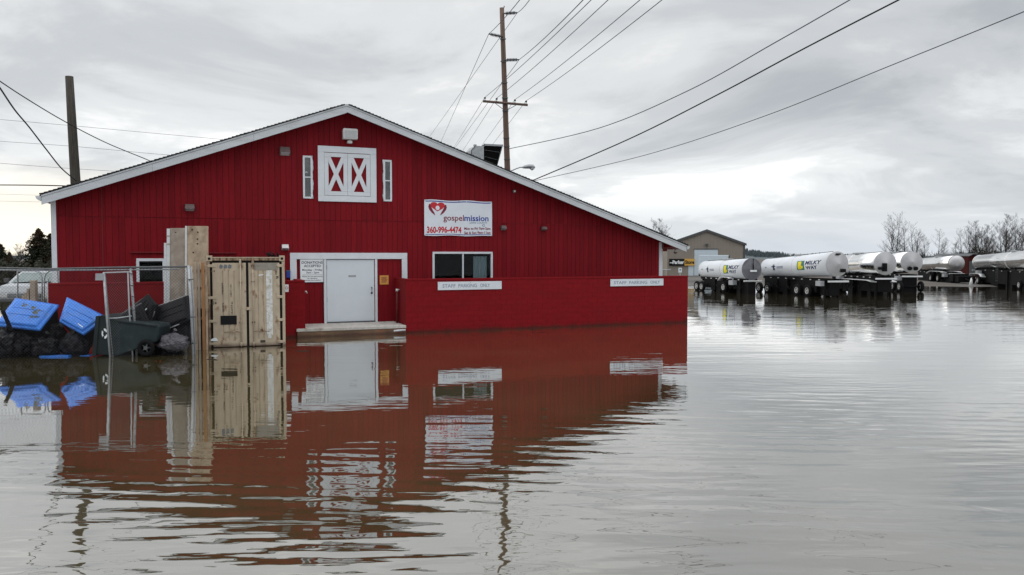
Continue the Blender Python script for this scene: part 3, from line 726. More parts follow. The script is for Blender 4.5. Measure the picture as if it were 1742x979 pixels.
def board_sign(name, label, cat, pa, pb, y, m='signwhite', th=0.02, group=None, frame=None):
    s_, z_ = L(pa[0], pb[1], y); w, _ = span(pa[0], pa[1], pb[0], pa[1], y); h = L(pa[0], pa[1], y)[1]-z_
    t = thing(name, label, cat, Bw(s_, y, z_), TH, group)
    MB().box(0, w, -th, 0, 0, h).build('panel', m, t, bevel=0.003)
    return t, w, h
t, w, h = board_sign('donations_sign', 'white sign reading donations accepted beside the white door', 'sign', (510.5, 441), (552, 481), -0.04)
if True:
    q = t
    lettering('lettering', 'DONATIONS', w*0.07, w*0.93, h*0.80, -0.0202, 'inknavy', q, h*0.105, bold=0.018)
    lettering('lettering', 'ACCEPTED', w*0.16, w*0.86, h*0.655, -0.0202, 'inknavy', q, h*0.10, bold=0.018)
    lettering('lettering', 'Monday - Friday', w*0.09, w*0.92, h*0.50, -0.0202, 'inknavy', q, h*0.075, bold=0.015)
    lettering('lettering', '7am - 2pm', w*0.25, w*0.78, h*0.385, -0.0202, 'inknavy', q, h*0.075, bold=0.015)
    MB().box(w*0.1, w*0.92, -0.022, -0.0202, h*0.315, h*0.325).build('rule', 'inknavy', q)
    lettering('lettering', 'Please do not leave items', w*0.09, w*0.92, h*0.235, -0.0202, 'inknavy', q, h*0.04, bold=0.02)
    lettering('lettering', 'for donation', w*0.3, w*0.7, h*0.155, -0.0202, 'inknavy', q, h*0.04, bold=0.02)
    lettering('lettering', 'outside the building', w*0.16, w*0.85, h*0.075, -0.0202, 'inknavy', q, h*0.04, bold=0.02)
    e = 0.012
    for bx in ((0, w, 0, e), (0, w, h-e, h), (0, e, e, h-e), (w-e, w, e, h-e)):
        MB().box(bx[0], bx[1], -0.023, -0.0203, bx[2], bx[3]).build('border_line', 'inkteal', q)
t, w, h = board_sign('yellow_notice', 'small square yellow notice on the siding right of the white door', 'sign', (646, 469), (661, 484.5), -0.04, 'yellowsign', 0.008)
for i, z in enumerate((0.80, 0.66, 0.53, 0.40, 0.27)):
    x0 = 0.15+0.06*(i % 2); MB().box(w*x0, w*(0.86-0.05*((i+1) % 3)), -0.0095, -0.0083, h*z-h*0.035, h*z+h*0.03).build('print_line', 'inkmaroon', t)
for lab, pa, pb, l0, l1 in (('white board reading staff parking only on the low wall under the window', (744.5, 480), (853, 494), 0.07, 0.81), ('white board reading staff parking only at the far right end of the low wall', (1038, 475.5), (1128, 487.5), 0.06, 0.93)):
    s_, zt1 = L(pa[0], pa[1], YL-0.01); s2, zt2 = L(pb[0], pa[1]-2, YL-0.01)
    w = s2-s_; zb1 = L(pa[0], pb[1], YL-0.01)[1]; h = zt1-zb1
    t = thing('staff_parking_sign', lab, 'sign', Bw(s_, YL-0.02, zb1), TH, 'staff parking signs')
    MB().box(0, w, -0.022, 0, 0, h).build('panel', 'white', t, bevel=0.004)
    for sx_ in (0.02, 0.5, 0.98):
        MB().tube([(w*sx_, -0.0215, h*0.86), (w*sx_, -0.027, h*0.86)], 0.011, 8).build('screw', 'galvdk', t)
    for txt, a, b in (('STAFF', 0.0, 0.27), ('PARKING', 0.33, 0.72), ('ONLY', 0.79, 1.0)):
        lettering('lettering', txt, w*(l0+(l1-l0)*a), w*(l0+(l1-l0)*b), h*0.3, -0.0222, 'inkgrey', t, h*0.42, bold=0.01)
# little signs by the container
t, w, h = board_sign('accessible_parking_sign', 'small white notice partly hidden behind the right edge of the container', 'sign', (482, 484.5), (491, 497), -2.2)
MB().ring((w*0.6, -0.022, h*0.55), (0, 1, 0), 0.045, 0.006, 12, 4).build('emblem', 'inkmaroon', t)
t = at_facade('blue_box', 'tiny dark blue box on the siding beside the container', 'box', 487, 473, -0.04)
w, h = span(487, 462, 494, 473, -0.04); MB().box(0, w, -0.08, 0, 0, h).build('case', 'inkblue', t, bevel=0.01); MB().box(-0.01, w+0.01, -0.09, 0, h, h+0.03).build('cap', 'inkteal', t)

# ------------------------------------------------------------------ wall lamps
t = at_facade('floodlight', 'large white floodlight above the hayloft door', 'floodlight', 594, 245, -0.04)
w, h = span(581, 219.5, 606.5, 245, -0.04)
fb = MB().prism([(-w*0.48, h*0.26), (w*0.48, h*0.26), (w*0.5, h*0.92), (w*0.45, h), (-w*0.45, h), (-w*0.5, h*0.92)], -0.34, -0.06).build('housing', 'lampwhite', t, bevel=0.03)
MB().box(-w*0.40, w*0.40, -0.355, -0.342, h*0.34, h*0.84).build('lens', 'lens', t, bevel=0.01)
MB().tube([(0, -0.14, h*0.25), (0, -0.14, 0.05), (0, 0, 0.05)], 0.035, 8).build('bracket', 'lampwhite', t)
MB().box(-0.09, 0.09, -0.2, 0.0, 0.0, 0.1).build('junction_box', 'lampwhite', t, bevel=0.01)
def wall_lamp(label, px, py, wpx, hpx, mh, ml):
    t = at_facade('wall_lamp', label, 'lamp', px, py, -0.04, 'wall pack lamps on the barn')
    w, h = span(px-wpx/2, py-hpx, px+wpx/2, py, -0.04)
    v = [(-w/2,0,0),(w/2,0,0),(w/2,-0.16,0),(-w/2,-0.16,0),(-w/2,0,h),(w/2,0,h),(w*0.44,-0.12,h),(-w*0.44,-0.12,h)]
    v[2] = (w/2,-0.2,h*0.35); v[3] = (-w/2,-0.2,h*0.35)
    MB().add(v, [(0,1,2,3)[::-1],(4,7,6,5)[::-1],(2,1,5,6),(0,3,7,4),(3,2,6,7),(0,4,5,1)]).build('housing', mh, t, bevel=0.008)
    MB().add([(-w*0.42,-0.015,0.02),(w*0.42,-0.015,0.02),(w*0.42,-0.195,h*0.33),(-w*0.42,-0.195,h*0.33),(-w*0.42,-0.015,0.0),(w*0.42,-0.015,0.0),(w*0.42,-0.205,h*0.3),(-w*0.42,-0.205,h*0.3)], [(0,1,2,3),(4,7,6,5),(2,6,7,3),(0,3,7,4),(1,5,6,2)]).build('lens', ml, t)
wall_lamp('dusty wall lamp high up, left of the narrow window beside the hayloft door', 484.5, 265, 18, 15, 'lampdark', 'lens')
wall_lamp('dusty dark wall lamp low on the left part of the siding, above the leaning boards', 323, 359.5, 17, 12, 'lampdark', 'lens')
wall_lamp('small white wall lamp between the container and the door surround', 485, 426, 12, 10, 'lampwhite', 'lampgrey')
wall_lamp('small grey lamp right of the banner, at the height of its telephone number', 855.5, 392, 9, 8, 'lampdark', 'lampgrey')
wall_lamp('small dark red lamp alone on the siding far right of the banner', 924.5, 393, 8, 7, 'lampdark', 'lampdark')
t = at_facade('vent_cap', 'small round vent cap just under the right fascia, above the banner', 'vent', 874, 326, -0.04)
MB().tube([(0, 0.01, 0), (0, -0.10, 0)], 0.07, 12).build('cap', 'lampdark', t); MB().tube([(0, -0.10, 0), (0, -0.12, 0)], 0.04, 12).build('core', 'lampwhite', t)
s_, z_ = L(1162, 432, 0.5)
t = thing('eave_lamp', 'small round lamp hanging under the right eave corner', 'lamp', Bw(s1-0.25, -0.2, z1_-0.33), TH)
MB().tube([(0,0,0.13),(0,0,0.03)], [0.04, 0.09], 12).build('base', 'lampwhite', t); MB().tube([(0,0,0.03),(0,0,-0.03),(0,0,-0.07)], [0.09, 0.085, 0.03], 12).build('globe', 'lampdark', t)
# rooftop unit
yy = 4.2; s_, z_ = L(826, 283, yy)
t = thing('rooftop_hood', 'tilted black hood beside a galvanised box on the barn roof', 'rooftop unit', Bw(s_, yy, 0), TH)
def lp(px, py): a = L(px, py, yy); return (a[0]-s_, a[1])
q = [lp(824, 245), lp(855, 246.5), lp(844, 286), lp(815, 275)]
v = [(p[0], 0, p[1]) for p in q] + [(p[0]+0.05, 1.1, p[1]-0.1) for p in q]
MB().add(v, [(0,3,2,1),(4,5,6,7),(0,1,5,4),(1,2,6,5),(2,3,7,6),(3,0,4,7)]).build('hood', 'jet', t)
def lerp(a, b, k): return (a[0]+(b[0]-a[0])*k, a[1]+(b[1]-a[1])*k)
for k in (0.34, 0.67):
    a, b = lerp(q[0], q[3], k), lerp(q[1], q[2], k)
    MB().tube([(a[0], -0.012, a[1]), (b[0], -0.012, b[1])], 0.012, 5).build('louvre', 'galvdk', t)
MB().add([(q[0][0],-0.03,q[0][1]+0.0),(q[1][0],-0.03,q[1][1]),(q[1][0],-0.03,q[1][1]-0.09),(q[0][0],-0.03,q[0][1]-0.09),(q[0][0],0,q[0][1]),(q[1][0],0,q[1][1]),(q[1][0],0,q[1][1]-0.09),(q[0][0],0,q[0][1]-0.09)], [(0,3,2,1),(4,5,6,7),(0,1,5,4),(2,3,7,6),(1,2,6,5),(3,0,4,7)]).build('lip', 'lampgrey', t)
for (a, b) in ((q[0], q[3]), (q[1], q[2])): MB().tube([(a[0], -0.02, a[1]), (b[0], -0.02, b[1])], 0.028, 5).build('edge_rail', 'galvdk', t)
b0, b1 = lp(802, 262), lp(822, 249)
MB().prism([(b0[0], b0[1]-0.6), (b1[0]+0.02, b0[1]-0.75), (b1[0]+0.02, b1[1]), (lp(809, 249)[0], b1[1]), (b0[0], lp(801, 256)[1])], -0.05, 0.9).build('casing', 'galv', t, bevel=0.015)
MB().box(lp(808, 249)[0], lp(812, 249)[0], 0.1, 0.25, b1[1], lp(810, 245.5)[1]).build('vent_stub', 'galv', t)
MB().tube([(b0[0]-0.02, -0.06, b0[1]-0.3), (b0[0]-0.02, -0.06, lp(801, 256)[1]), (lp(809, 249)[0], -0.06, b1[1]+0.01)], 0.022, 6).build('conduit', 'galvdk', t)

# ------------------------------------------------------------------ shipping container
pl = gnd(353.5, 592.5); pr = gnd(486, 588)
ang = math.atan2(pr.y-pl.y, pr.x-pl.x); CW = (pr-pl).length
CH = (at(352, 437, pl.y).z + at(484, 433.5, pr.y).z)/2
t = thing('shipping_container', 'rusty tan shipping container with closed double doors standing in the water', 'container', pl, ang)
k = CW/2.44
CL = 1.9
# corrugated body
mb = MB(); prof = []
def corr(n, L_): 
    out = []; st = L_/n
    for i in range(n): out += [(i*st, 0), (i*st+st*0.3, 0), (i*st+st*0.5, 0.03), (i*st+st*0.8, 0.03)]
    return out
for x, sg in ((0.02, 1), (CW-0.02, -1)):
    pts = corr(7, CL-0.1); V = []
    for (a, b) in pts: V += [(x+sg*b, a+0.1, 0.0), (x+sg*b, a+0.1, CH-0.08)]
    mb.add(V, [(2*i, 2*i+2, 2*i+3, 2*i+1) for i in range(len(pts)-1)])
mb.box(0.02, CW-0.02, 0.1, CL, CH-0.075, CH-0.055); mb.box(0.02, CW-0.02, CL-0.03, CL, -0.4, CH-0.08)
mb.build('body', 'tan', t)
pw = 0.10*k
MB().box(0, pw, 0, 0.12, -0.4, CH-0.19).build('corner_post', 'tandk', t, bevel=0.008)
MB().box(CW-pw*0.9, CW, 0, 0.12, -0.4, CH-0.19).build('corner_post', 'tan', t, bevel=0.008)
MB().box(pw+0.06, CW-pw-0.06, 0.01, 0.12, CH-0.16, CH-0.045).build('header', 'tandk', t, bevel=0.008)
MB().box(pw+0.08, CW-pw-0.08, -0.004, 0.01, CH-0.075, CH-0.05).build('header_lip', 'tan', t)
MB().box(0, CW, 0, 0.12, -0.4, -0.2).build('sill_beam', 'tandk', t)
for x in (0.0, CW-0.17):
    cc = MB().box(x-0.004, x+0.174, -0.012, 0.16, CH-0.185, CH).build('corner_casting', 'tan', t, bevel=0.012)
    MB().tube([(x+0.085, -0.0135, CH-0.10), (x+0.085, 0.0, CH-0.10)], 0.045, 12).build('casting_hole', 'gasket', cc)
MB().box(pw, CW-pw, 0.055, 0.075, -0.3, CH-0.165).build('door_gasket', 'gasket', t)
zt_ = CH-0.235; zb_ = 0.02
mid = CW*0.512; gap = 0.04
def door(xa, xb, mirror, label=None):
    d = MB(); w = xb-xa
    # pressed panel: grooves at three places
    gs = [0.30, 0.47, 0.64] if not mirror else [0.30, 0.47, 0.66]
    xs_ = [0]
    prof = [(0, 0)]
    for g_ in gs: prof += [(g_*w-0.022, 0), (g_*w-0.010, 0.022), (g_*w+0.010, 0.022), (g_*w+0.022, 0)]
    prof += [(w, 0)]
    zlo, zhi = zb_+0.20, zt_-0.25
    V = []
    for (x, dep) in prof: V += [(xa+x, 0.02, zb_), (xa+x, 0.02+dep*0, zlo), (xa+x, 0.02+dep, zlo+0.03), (xa+x, 0.02+dep, zhi-0.03), (xa+x, 0.02, zhi), (xa+x, 0.02, zt_)]
    n6 = len(prof)
    d.add(V, [(i*6+j, (i+1)*6+j, (i+1)*6+j+1, i*6+j+1) for i in range(n6-1) for j in range(5)])
    d.box(xa, xa+0.02, 0.021, 0.054, zb_, zt_); d.box(xb-0.02, xb, 0.021, 0.054, zb_, zt_); d.box(xa+0.02, xb-0.02, 0.021, 0.05, zt_-0.01, zt_)
    return d.build('door', 'tan', t)
dl = door(pw+0.075, mid-gap, False); drr = door(mid+gap, CW-pw-0.07, True)
def bar(x, d):
    MB().tube([(x, -0.035, zb_-0.06), (x, -0.035, CH-0.10)], 0.019, 8).build('locking_bar', 'tan', d)
    for z in (0.06, 0.80, 1.86*CH/2.6, CH-0.34):
        MB().box(x-0.055, x+0.055, -0.045, 0.018, z-0.018, z+0.022).build('bar_bracket', 'tandk', d, bevel=0.004)
    MB().box(x-0.035, x+0.035, -0.06, 0.018, CH-0.30, CH-0.17).build('cam_keeper', 'tan', d, bevel=0.01)
    MB().box(x-0.035, x+0.035, -0.06, 0.018, 0.03, 0.16).build('cam_keeper', 'tan', d, bevel=0.01)
bar(CW*0.425, dl); bar(CW*0.585, drr)
for d, x, a, b in ((dl, CW*0.425, -0.52, 0.0), (drr, CW*0.585, 0.0, 0.50)):
    MB().tube([(x+a, -0.05, 0.50), (x+(a+b)/2, -0.055, 0.515), (x+b, -0.05, 0.49)], 0.016, 6).build('door_handle', 'tandk', d)
    MB().box(x+(a+b)/2-0.03, x+(a+b)/2+0.04, -0.07, 0.018, 0.49, 0.58).build('handle_catch', 'tandk', d, bevel=0.01)
MB().box(mid-0.06, mid+0.09, -0.02, 0.0, 1.20, 1.30).build('lock_plate', 'tan', drr, bevel=0.01)
for i, z in enumerate((0.13, 0.86, 1.62, CH-0.33)):
    for d, x0, x1 in ((dl, 0.03, 0.28), (drr, CW-0.26, CW-0.03)):
        MB().box(x0, x1, -0.006, 0.018, z-0.045, z+0.045).build('hinge', 'tan', d, bevel=0.015)
MB().box(CW*0.60, CW*0.905, 0.008, 0.0185, CH-0.47, CH-0.24).build('paint_patch', 'patch', drr)
MB().box(CW*0.755, CW*0.835, 0.009, 0.0187, 0.35, CH-0.48).build('paint_patch', 'tape', drr)
MB().tube([(CW*0.795, 0.0185, 0.31), (CW*0.795, 0.008, 0.31)], 0.065, 14).build('paint_patch', 'tape', drr)
MB().box(CW*0.165, CW*0.37, 0.006, 0.0186, 0.74, 1.03).build('black_patch', 'inkblack', dl)
MB().box(CW*0.67, CW*0.735, 0.006, 0.0186, 0.12, 0.20).build('data_plate', 'mark', drr)
MB().prism([(CW*0.66, CH-0.66), (CW*0.72, CH-0.64), (CW*0.72, CH-0.61), (CW*0.66, CH-0.625)], 0.01, 0.0188).build('scrap_label', 'signwhite', drr)
MB().prism([(CW*0.04, 0.22), (CW*0.125, 0.22), (CW*0.125, 0.26), (CW*0.10, 0.33), (CW*0.06, 0.30), (CW*0.04, 0.27)], -0.008, -0.0065+0.025).build('scrap_label', 'signwhite', dl)
rm = random.Random(4)
def marks(d, x, z0, z1, n, w, m, hh=0.04):
    mb = MB()
    for i in range(n):
        z = z0+(z1-z0)*(i+0.5)/n
        for kx in range(2):
            a = x-w/2+kx*w*0.5+rm.random()*w*0.1
            mb.box(a, a+w*(0.2+0.25*rm.random()), 0.0165, 0.0188, z-hh/2*rm.random()-0.005, z+hh/2*rm.random()+0.005)
    return mb.build('faded_stencil', m, d, kind='stuff')
marks(dl, CW*0.195, 1.72, 2.10, 8, 0.05, 'mark', 0.045); marks(dl, CW*0.30, 1.62, 2.05, 8, 0.05, 'mark', 0.045)
marks(dl, CW*0.20, 1.15, 1.45, 6, 0.05, 'mark', 0.045); marks(dl, CW*0.31, 1.05, 1.5, 8, 0.06, 'mark', 0.05)
marks(dl, CW*0.085, CH-0.53, CH-0.49, 1, 0.16, 'mark', 0.07); marks(dl, CW*0.09, 1.40, 1.5, 2, 0.16, 'mark', 0.04)
marks(drr, CW*0.89, CH-0.62, CH-0.50, 3, 0.08, 'mark', 0.05); marks(drr, CW*0.90, CH-0.75, CH-0.68, 2, 0.09, 'mark', 0.05)
for x in (0.18, 0.235, 0.29):
    MB().prism([(CW*x-0.055, CH-0.36), (CW*x-0.03, CH-0.42), (CW*x+0.05, CH-0.40), (CW*x+0.06, CH-0.31), (CW*x-0.02, CH-0.28)], 0.009, 0.0187).build('spray_mark', 'markblue', dl)
t2 = thing('debris_clump', 'small dark clump lying on the container roof near its right corner', 'debris', Bw(0, 0, 0) * 0 + pl + Vector((math.cos(ang), math.sin(ang), 0))*CW*0.79 + Vector((0, 0.35, CH-0.05)), ang)
mb = MB(); 
for i in range(9):
    a = Vector((rm.uniform(-0.18, 0.2), rm.uniform(-0.1, 0.1), 0.02)); b = a+Vector((rm.uniform(-0.12, 0.12), rm.uniform(-0.1, 0.1), rm.uniform(0.05, 0.17)))
    mb.tube([a, b], [0.04, 0.012], 5)
mb.build('twigs', 'dark', t2)

# ------------------------------------------------------------------ boards leaning beside the container
def slab(name, label, p0, p1, Yd, th, mface, medge, tilt=0.25, holes=()):
    # p0 bottom-left px, p1 top-right px at depth Yd (bottom), leaning back by tilt
    bl = at(p0[0], p0[1], Yd); tr_ = at(p1[0], p1[1], Yd+tilt)
    w = tr_.x-bl.x; h = tr_.z-bl.z
    t = thing(name, label, 'board', (bl.x, Yd, bl.z), math.radians(6), 'old boards leaning between the bins and the container')
    lean = math.atan2(tilt, h)
    t.rotation_euler = (-lean, 0, math.radians(6))
    MB().box(0, w, 0, th, 0, h).build('face_board', mface, t, bevel=0.008)
    return t, w, h
t, w, h = slab('leaning_panel', 'thin white edged panel with a grey weathered face, tallest at the left', (289, 600), (318, 388), 24.6, 0.09, 'boardgrey', 'boardwhite')
MB().box(-0.10, -0.004, -0.02, 0.12, 0, h-0.02).build('edge_strip', 'boardwhite', t, bevel=0.006)
MB().box(-0.19, -0.105, -0.01, 0.12, 0, h-0.48).build('edge_strip', 'boardwhite', t, bevel=0.006)
MB().box(-0.106, -0.0, -0.026, -0.0205, h-0.55, h-0.50).build('strap', 'boardgrey', t); MB().box(-0.106, -0.0, -0.026, -0.0205, h-0.28, h-0.24).build('strap', 'boardgrey', t)
for (x, z) in ((0.28, h-0.14),): MB().box(w*x, w*x+0.05, -0.004, 0.0, z-0.012, z+0.012).build('hole', 'gasket', t)
t, w, h = slab('leaning_panel', 'wide brown stained wooden panel with dark bolt holes, next to the container', (318, 600), (353.5, 384.5), 24.45, 0.10, 'board', 'boardwhite')
MB().box(-0.06, -0.003, -0.015, 0.12, 0, h).build('edge_strip', 'boardwhite', t, bevel=0.006)
for (x, z) in ((0.52, h-0.20), (0.50, h-0.42), (0.50, h-0.57), (0.25, h-0.12), (0.3, h-0.85)):
    MB().tube([(w*x, -0.004, z), (w*x, 0.01, z)], 0.026, 8).build('hole', 'gasket', t)
# pallet standing on edge
t = thing('wooden_pallet', 'narrow stack of brown timber planks standing upright between the fence end and the container', 'pallet', gnd(329, 597), 0.3)
yb = t.location.y; sc_ = yb/F
for i, (x, wpx, py, m) in enumerate(((2, 5, 446, 'board'), (8, 4, 448, 'boardgrey'), (14.5, 5, 447, 'orangewood'), (20, 3.5, 452, 'board'))):
    MB().box(x*sc_, (x+wpx)*sc_, 0.05*(i % 2), 0.05*(i % 2)+0.09, 0, H-(py-434)*sc_).build('plank', m, t, bevel=0.006)
for z in (0.95, 1.9, 2.45): MB().box(0.0, 0.42, 0.15, 0.2, z, z+0.09).build('cross_plank', 'orangewood', t, bevel=0.006)
MB().box(0, 0.42, 0.21, 0.5, -0.2, 1.3).build('black_box', 'blackplastic', t)  # plain black box behind the lower planks

# ------------------------------------------------------------------ wheeled bins and bags
def frame_from(tl, tr, bl):
    X = (tr-tl); Yv = (bl-tl); n = X.cross(Yv).normalized(); return X, Yv, n
def lid_bin(label, quad, depths, mlid, mrim, mbody, bdepth=0.85, group='wheeled bins heaped behind the fence', panel=None):
    P_ = [at(q[0], q[1], d) for q, d in zip(quad, depths)]          # TL TR BR BL
    c = sum(P_, Vector())/4
    X = ((P_[1]-P_[0])+(P_[2]-P_[3]))/2; Yv = ((P_[3]-P_[0])+(P_[2]-P_[1]))/2
    w, h = X.length, Yv.length
    x = X.normalized(); y = (Yv-x*Yv.dot(x)).normalized(); n = y.cross(x) # toward viewer
    if n.y > 0: n = -n
    t = thing('wheeled_bin', label, 'bin', c, 0, group)
    R = Matrix((x, y, n)).transposed()
    if R.determinant() < 0: R = Matrix((x, y, -n)).transposed(); flip = -1
    else: flip = 1
    t.rotation_euler = R.to_euler()
    L_ = [Vector((R.transposed() @ (p-c))) for p in P_]
    z = lambda a: a*flip
    def ringq(k, zz): return [Vector((p.x*k, p.y*k, zz)) for p in L_]
    # lid: skirt, rim, raised panel
    loops = [ringq(1.0, z(-0.07)), ringq(1.0, z(0.0)), ringq(0.93, z(0.02)), ringq(0.88, z(0.015)), ringq(0.82, z(0.075)), ringq(0.74, z(0.085))]
    mb = MB(); V = [v for l in loops for v in l]; Fq = []
    for a in range(len(loops)-1):
        for i in range(4): Fq.append((a*4+i, a*4+(i+1) % 4, (a+1)*4+(i+1) % 4, (a+1)*4+i))
    Fq.append(tuple((len(loops)-1)*4+i for i in range(4))); Fq.append((3, 2, 1, 0))
    mb.add(V, Fq); lid = mb.build('lid', mlid, t, bevel=0.018)
    mb = MB(); V = ringq(0.95, z(-0.08)) + ringq(0.9, z(-0.2)) + ringq(0.68, z(-bdepth))
    mb.add(V, [(a*4+i, a*4+(i+1) % 4, (a+1)*4+(i+1) % 4, (a+1)*4+i) for a in range(2) for i in range(4)] + [(3,2,1,0),(8,9,10,11)])
    mb.build('body', mbody, t, bevel=0.03)
    # moulded ribs across the lid, a hand grip and scuffs
    for f_ in (0.30, 0.62):
        a_1 = L_[0].lerp(L_[3], f_)*0.70; b_1 = L_[1].lerp(L_[2], f_)*0.70
        MB().tube([Vector((a_1.x, a_1.y, z(0.086))), Vector((b_1.x, b_1.y, z(0.086)))], 0.013, 5).build('rib', mlid, lid)
    g1, g2 = L_[3].lerp(L_[2], 0.36)*0.98, L_[3].lerp(L_[2], 0.64)*0.98
    MB().tube([Vector((g1.x, g1.y, z(0.0))), Vector((g1.x*1.04, g1.y*1.04, z(0.02))), Vector((g2.x*1.04, g2.y*1.04, z(0.02))), Vector((g2.x, g2.y, z(0.0)))], 0.018, 6).build('hand_grip', mrim, lid)
    # hinge bar at the first edge
    MB().tube([L_[0]*1.02+Vector((0,0,z(-0.03))), L_[1]*1.0+Vector((0,0,z(-0.03)))], 0.028, 8).build('hinge_bar', mrim, t)
    for i in (0, 1):
        q = (L_[i]*0.6); MB().ring((q.x, q.y, z(-bdepth*0.9)), (1, 0, 0), 0.12, 0.045, 14, 6).build('wheel', 'dark', t)
    return t, L_, z, lid
t, L_, z, lid = lid_bin('blue lidded bin at the far left with weeds draped over its lid', [(26, 508), (99, 519), (67, 562), (-10, 553)], (23.4, 23.2, 22.5, 22.6), 'blue', 'bluedk', 'blackplastic')
w1 = thing('weed_sprig', 'grey green leafy weed draped over the leftmost blue lid', 'plant', at(55, 525, 22.75), 0)
mb = MB(); rw = random.Random(8)
mb.tube([(-0.22, 0, 0.16), (0, -0.02, 0.05), (0.16, -0.03, -0.28), (0.13, -0.02, -0.48)], 0.006, 4)
for (cx_, cz_, r_) in ((-0.21, 0.10, 0.10), (0.06, 0.02, 0.09), (0.10, -0.12, 0.11), (0.20, -0.05, 0.08), (0.02, -0.27, 0.11), (0.14, -0.26, 0.07), (0.13, -0.46, 0.05)):
    for k_ in range(7):
        a = k_*0.9+rw.random(); c0 = Vector((cx_, -0.02, cz_)); d = Vector((math.cos(a), -0.25, math.sin(a)*0.75))*r_; pp = Vector((-d.z, 0, d.x))*0.28
        mb.add([c0, c0+d*0.5+pp, c0+d, c0+d*0.5-pp], [(0, 1, 2, 3)])
mb.build('leaves', 'leafdry', w1)
t, L_, z, lid = lid_bin('tilted blue lidded bin with a small white print, second from the left', [(114, 507), (182, 540), (142, 570), (100, 546)], (23.6, 23.2, 22.7, 22.9), 'blue', 'bluedk', 'blackplastic')
e0 = L_[2]*0.72; 
MB().obox((e0.x*0.8, e0.y*0.83, z(0.089)), (0.11, 0.015, 0), (-0.002, 0.011, 0), (0, 0, 0.002)).build('print_line', 'signwhite', lid)
t, L_, z, lid = lid_bin('black bin with its lid up and a white word on it, behind the gate post', [(205, 536), (252, 501), (266, 518), (258, 553)], (23.7, 23.8, 23.5, 23.3), 'blackplastic', 'galvdk', 'blackplastic', 0.5)
MB().obox((-0.02, 0.12, z(0.09)), (0.11, 0.03, 0), (-0.006, 0.02, 0), (0, 0, 0.002)).build('print_line', 'signwhite', lid)
lid_bin('black bin tipped on its side against the end post of the fence', [(263, 523), (320, 502), (324, 545), (270, 566)], (23.9, 23.9, 23.3, 23.3), 'blackplastic', 'lampgrey', 'blackplastic', 0.5)
lid_bin('low black bin lid leaning behind the grey cart', [(186, 545), (240, 516), (258, 556), (206, 575)], (23.3, 23.4, 23.0, 22.9), 'blackplastic', 'galvdk', 'blackplastic', 0.4)
lid_bin('black bin half sunk below the pale plastic sheeting', [(268, 548), (322, 528), (324, 585), (274, 592)], (23.6, 23.7, 23.2, 23.2), 'blackplastic', 'lampgrey', 'blackplastic', 0.4)
# grey-green cart lying on its side
c0 = at(160, 606, 22.6)
t = thing('wheeled_bin', 'grey green cart lying on its side with a white recycling emblem and a black wheel', 'bin', (c0.x, c0.y, 0), 0, 'wheeled bins heaped behind the fence')
k_ = 22.6/F
def pq(px, py, dy=0.0): return Vector(((px-160)*k_, dy, H-(py-434)*k_))
prof = [pq(160, 604), pq(167, 540), pq(176, 536), pq(204, 546), pq(268, 553), pq(272, 557), pq(266, 582), pq(240, 592), pq(200, 606)]
mb = MB(); n = len(prof); V = [p+Vector((0, -0.02*math.sin(i), 0)) for i, p in enumerate(prof)] + [p+Vector((0.05, 0.85, 0)) for p in prof]
mb.add(V, [tuple(range(n)), tuple(range(2*n-1, n-1, -1))]+[(i, n+i, n+(i+1) % n, (i+1) % n) for i in range(n)]); cart = mb.build('body', 'greycart', t, bevel=0.03)
mb = MB(); lp_ = [pq(158, 606), pq(166, 538), pq(172, 538), pq(165, 606)]
V = [p+Vector((0, -0.06, 0)) for p in lp_]+[p+Vector((0, 0.9, 0)) for p in lp_]
mb.add(V, [(0,1,2,3),(7,6,5,4)]+[(i, 4+i, 4+(i+1) % 4, (i+1) % 4) for i in range(4)]); mb.build('rim', 'greycart', t, bevel=0.012)
MB().tube([pq(204, 547, -0.03), pq(235, 550, -0.03), pq(268, 555, -0.03)], 0.03, 6).build('rib', 'greycart', t)
wh = pq(252, 592, -0.10)
wl = MB().ring(wh, (0, 1, 0), 0.19, 0.065, 20, 8).build('wheel', 'dark', t)
MB().tube([wh+Vector((0, 0.05, 0)), wh+Vector((0, -0.04, 0))], 0.06, 10).build('hub', 'galvdk', wl)
for i in range(5):
    a = i*2*PI/5; MB().tube([wh, wh+Vector((math.cos(a), 0, math.sin(a)))*0.16], 0.018, 5).build('spoke', 'galvdk', wl)
em = pq(180, 568, -0.035)
mb = MB()
for i in range(3):
    a = i*2*PI/3+0.4
    for j in range(4):
        a0, a1 = a+j*0.36, a+(j+1)*0.36; r0, r1 = 0.075, 0.145
        mb.add([em+Vector((math.cos(q)*r*0.62, 0, math.sin(q)*r*1.05)) for q, r in ((a0, r0), (a0, r1), (a1, r1), (a1, r0))], [(0, 1, 2, 3)])
mb.build('recycling_emblem', 'signwhite', t)
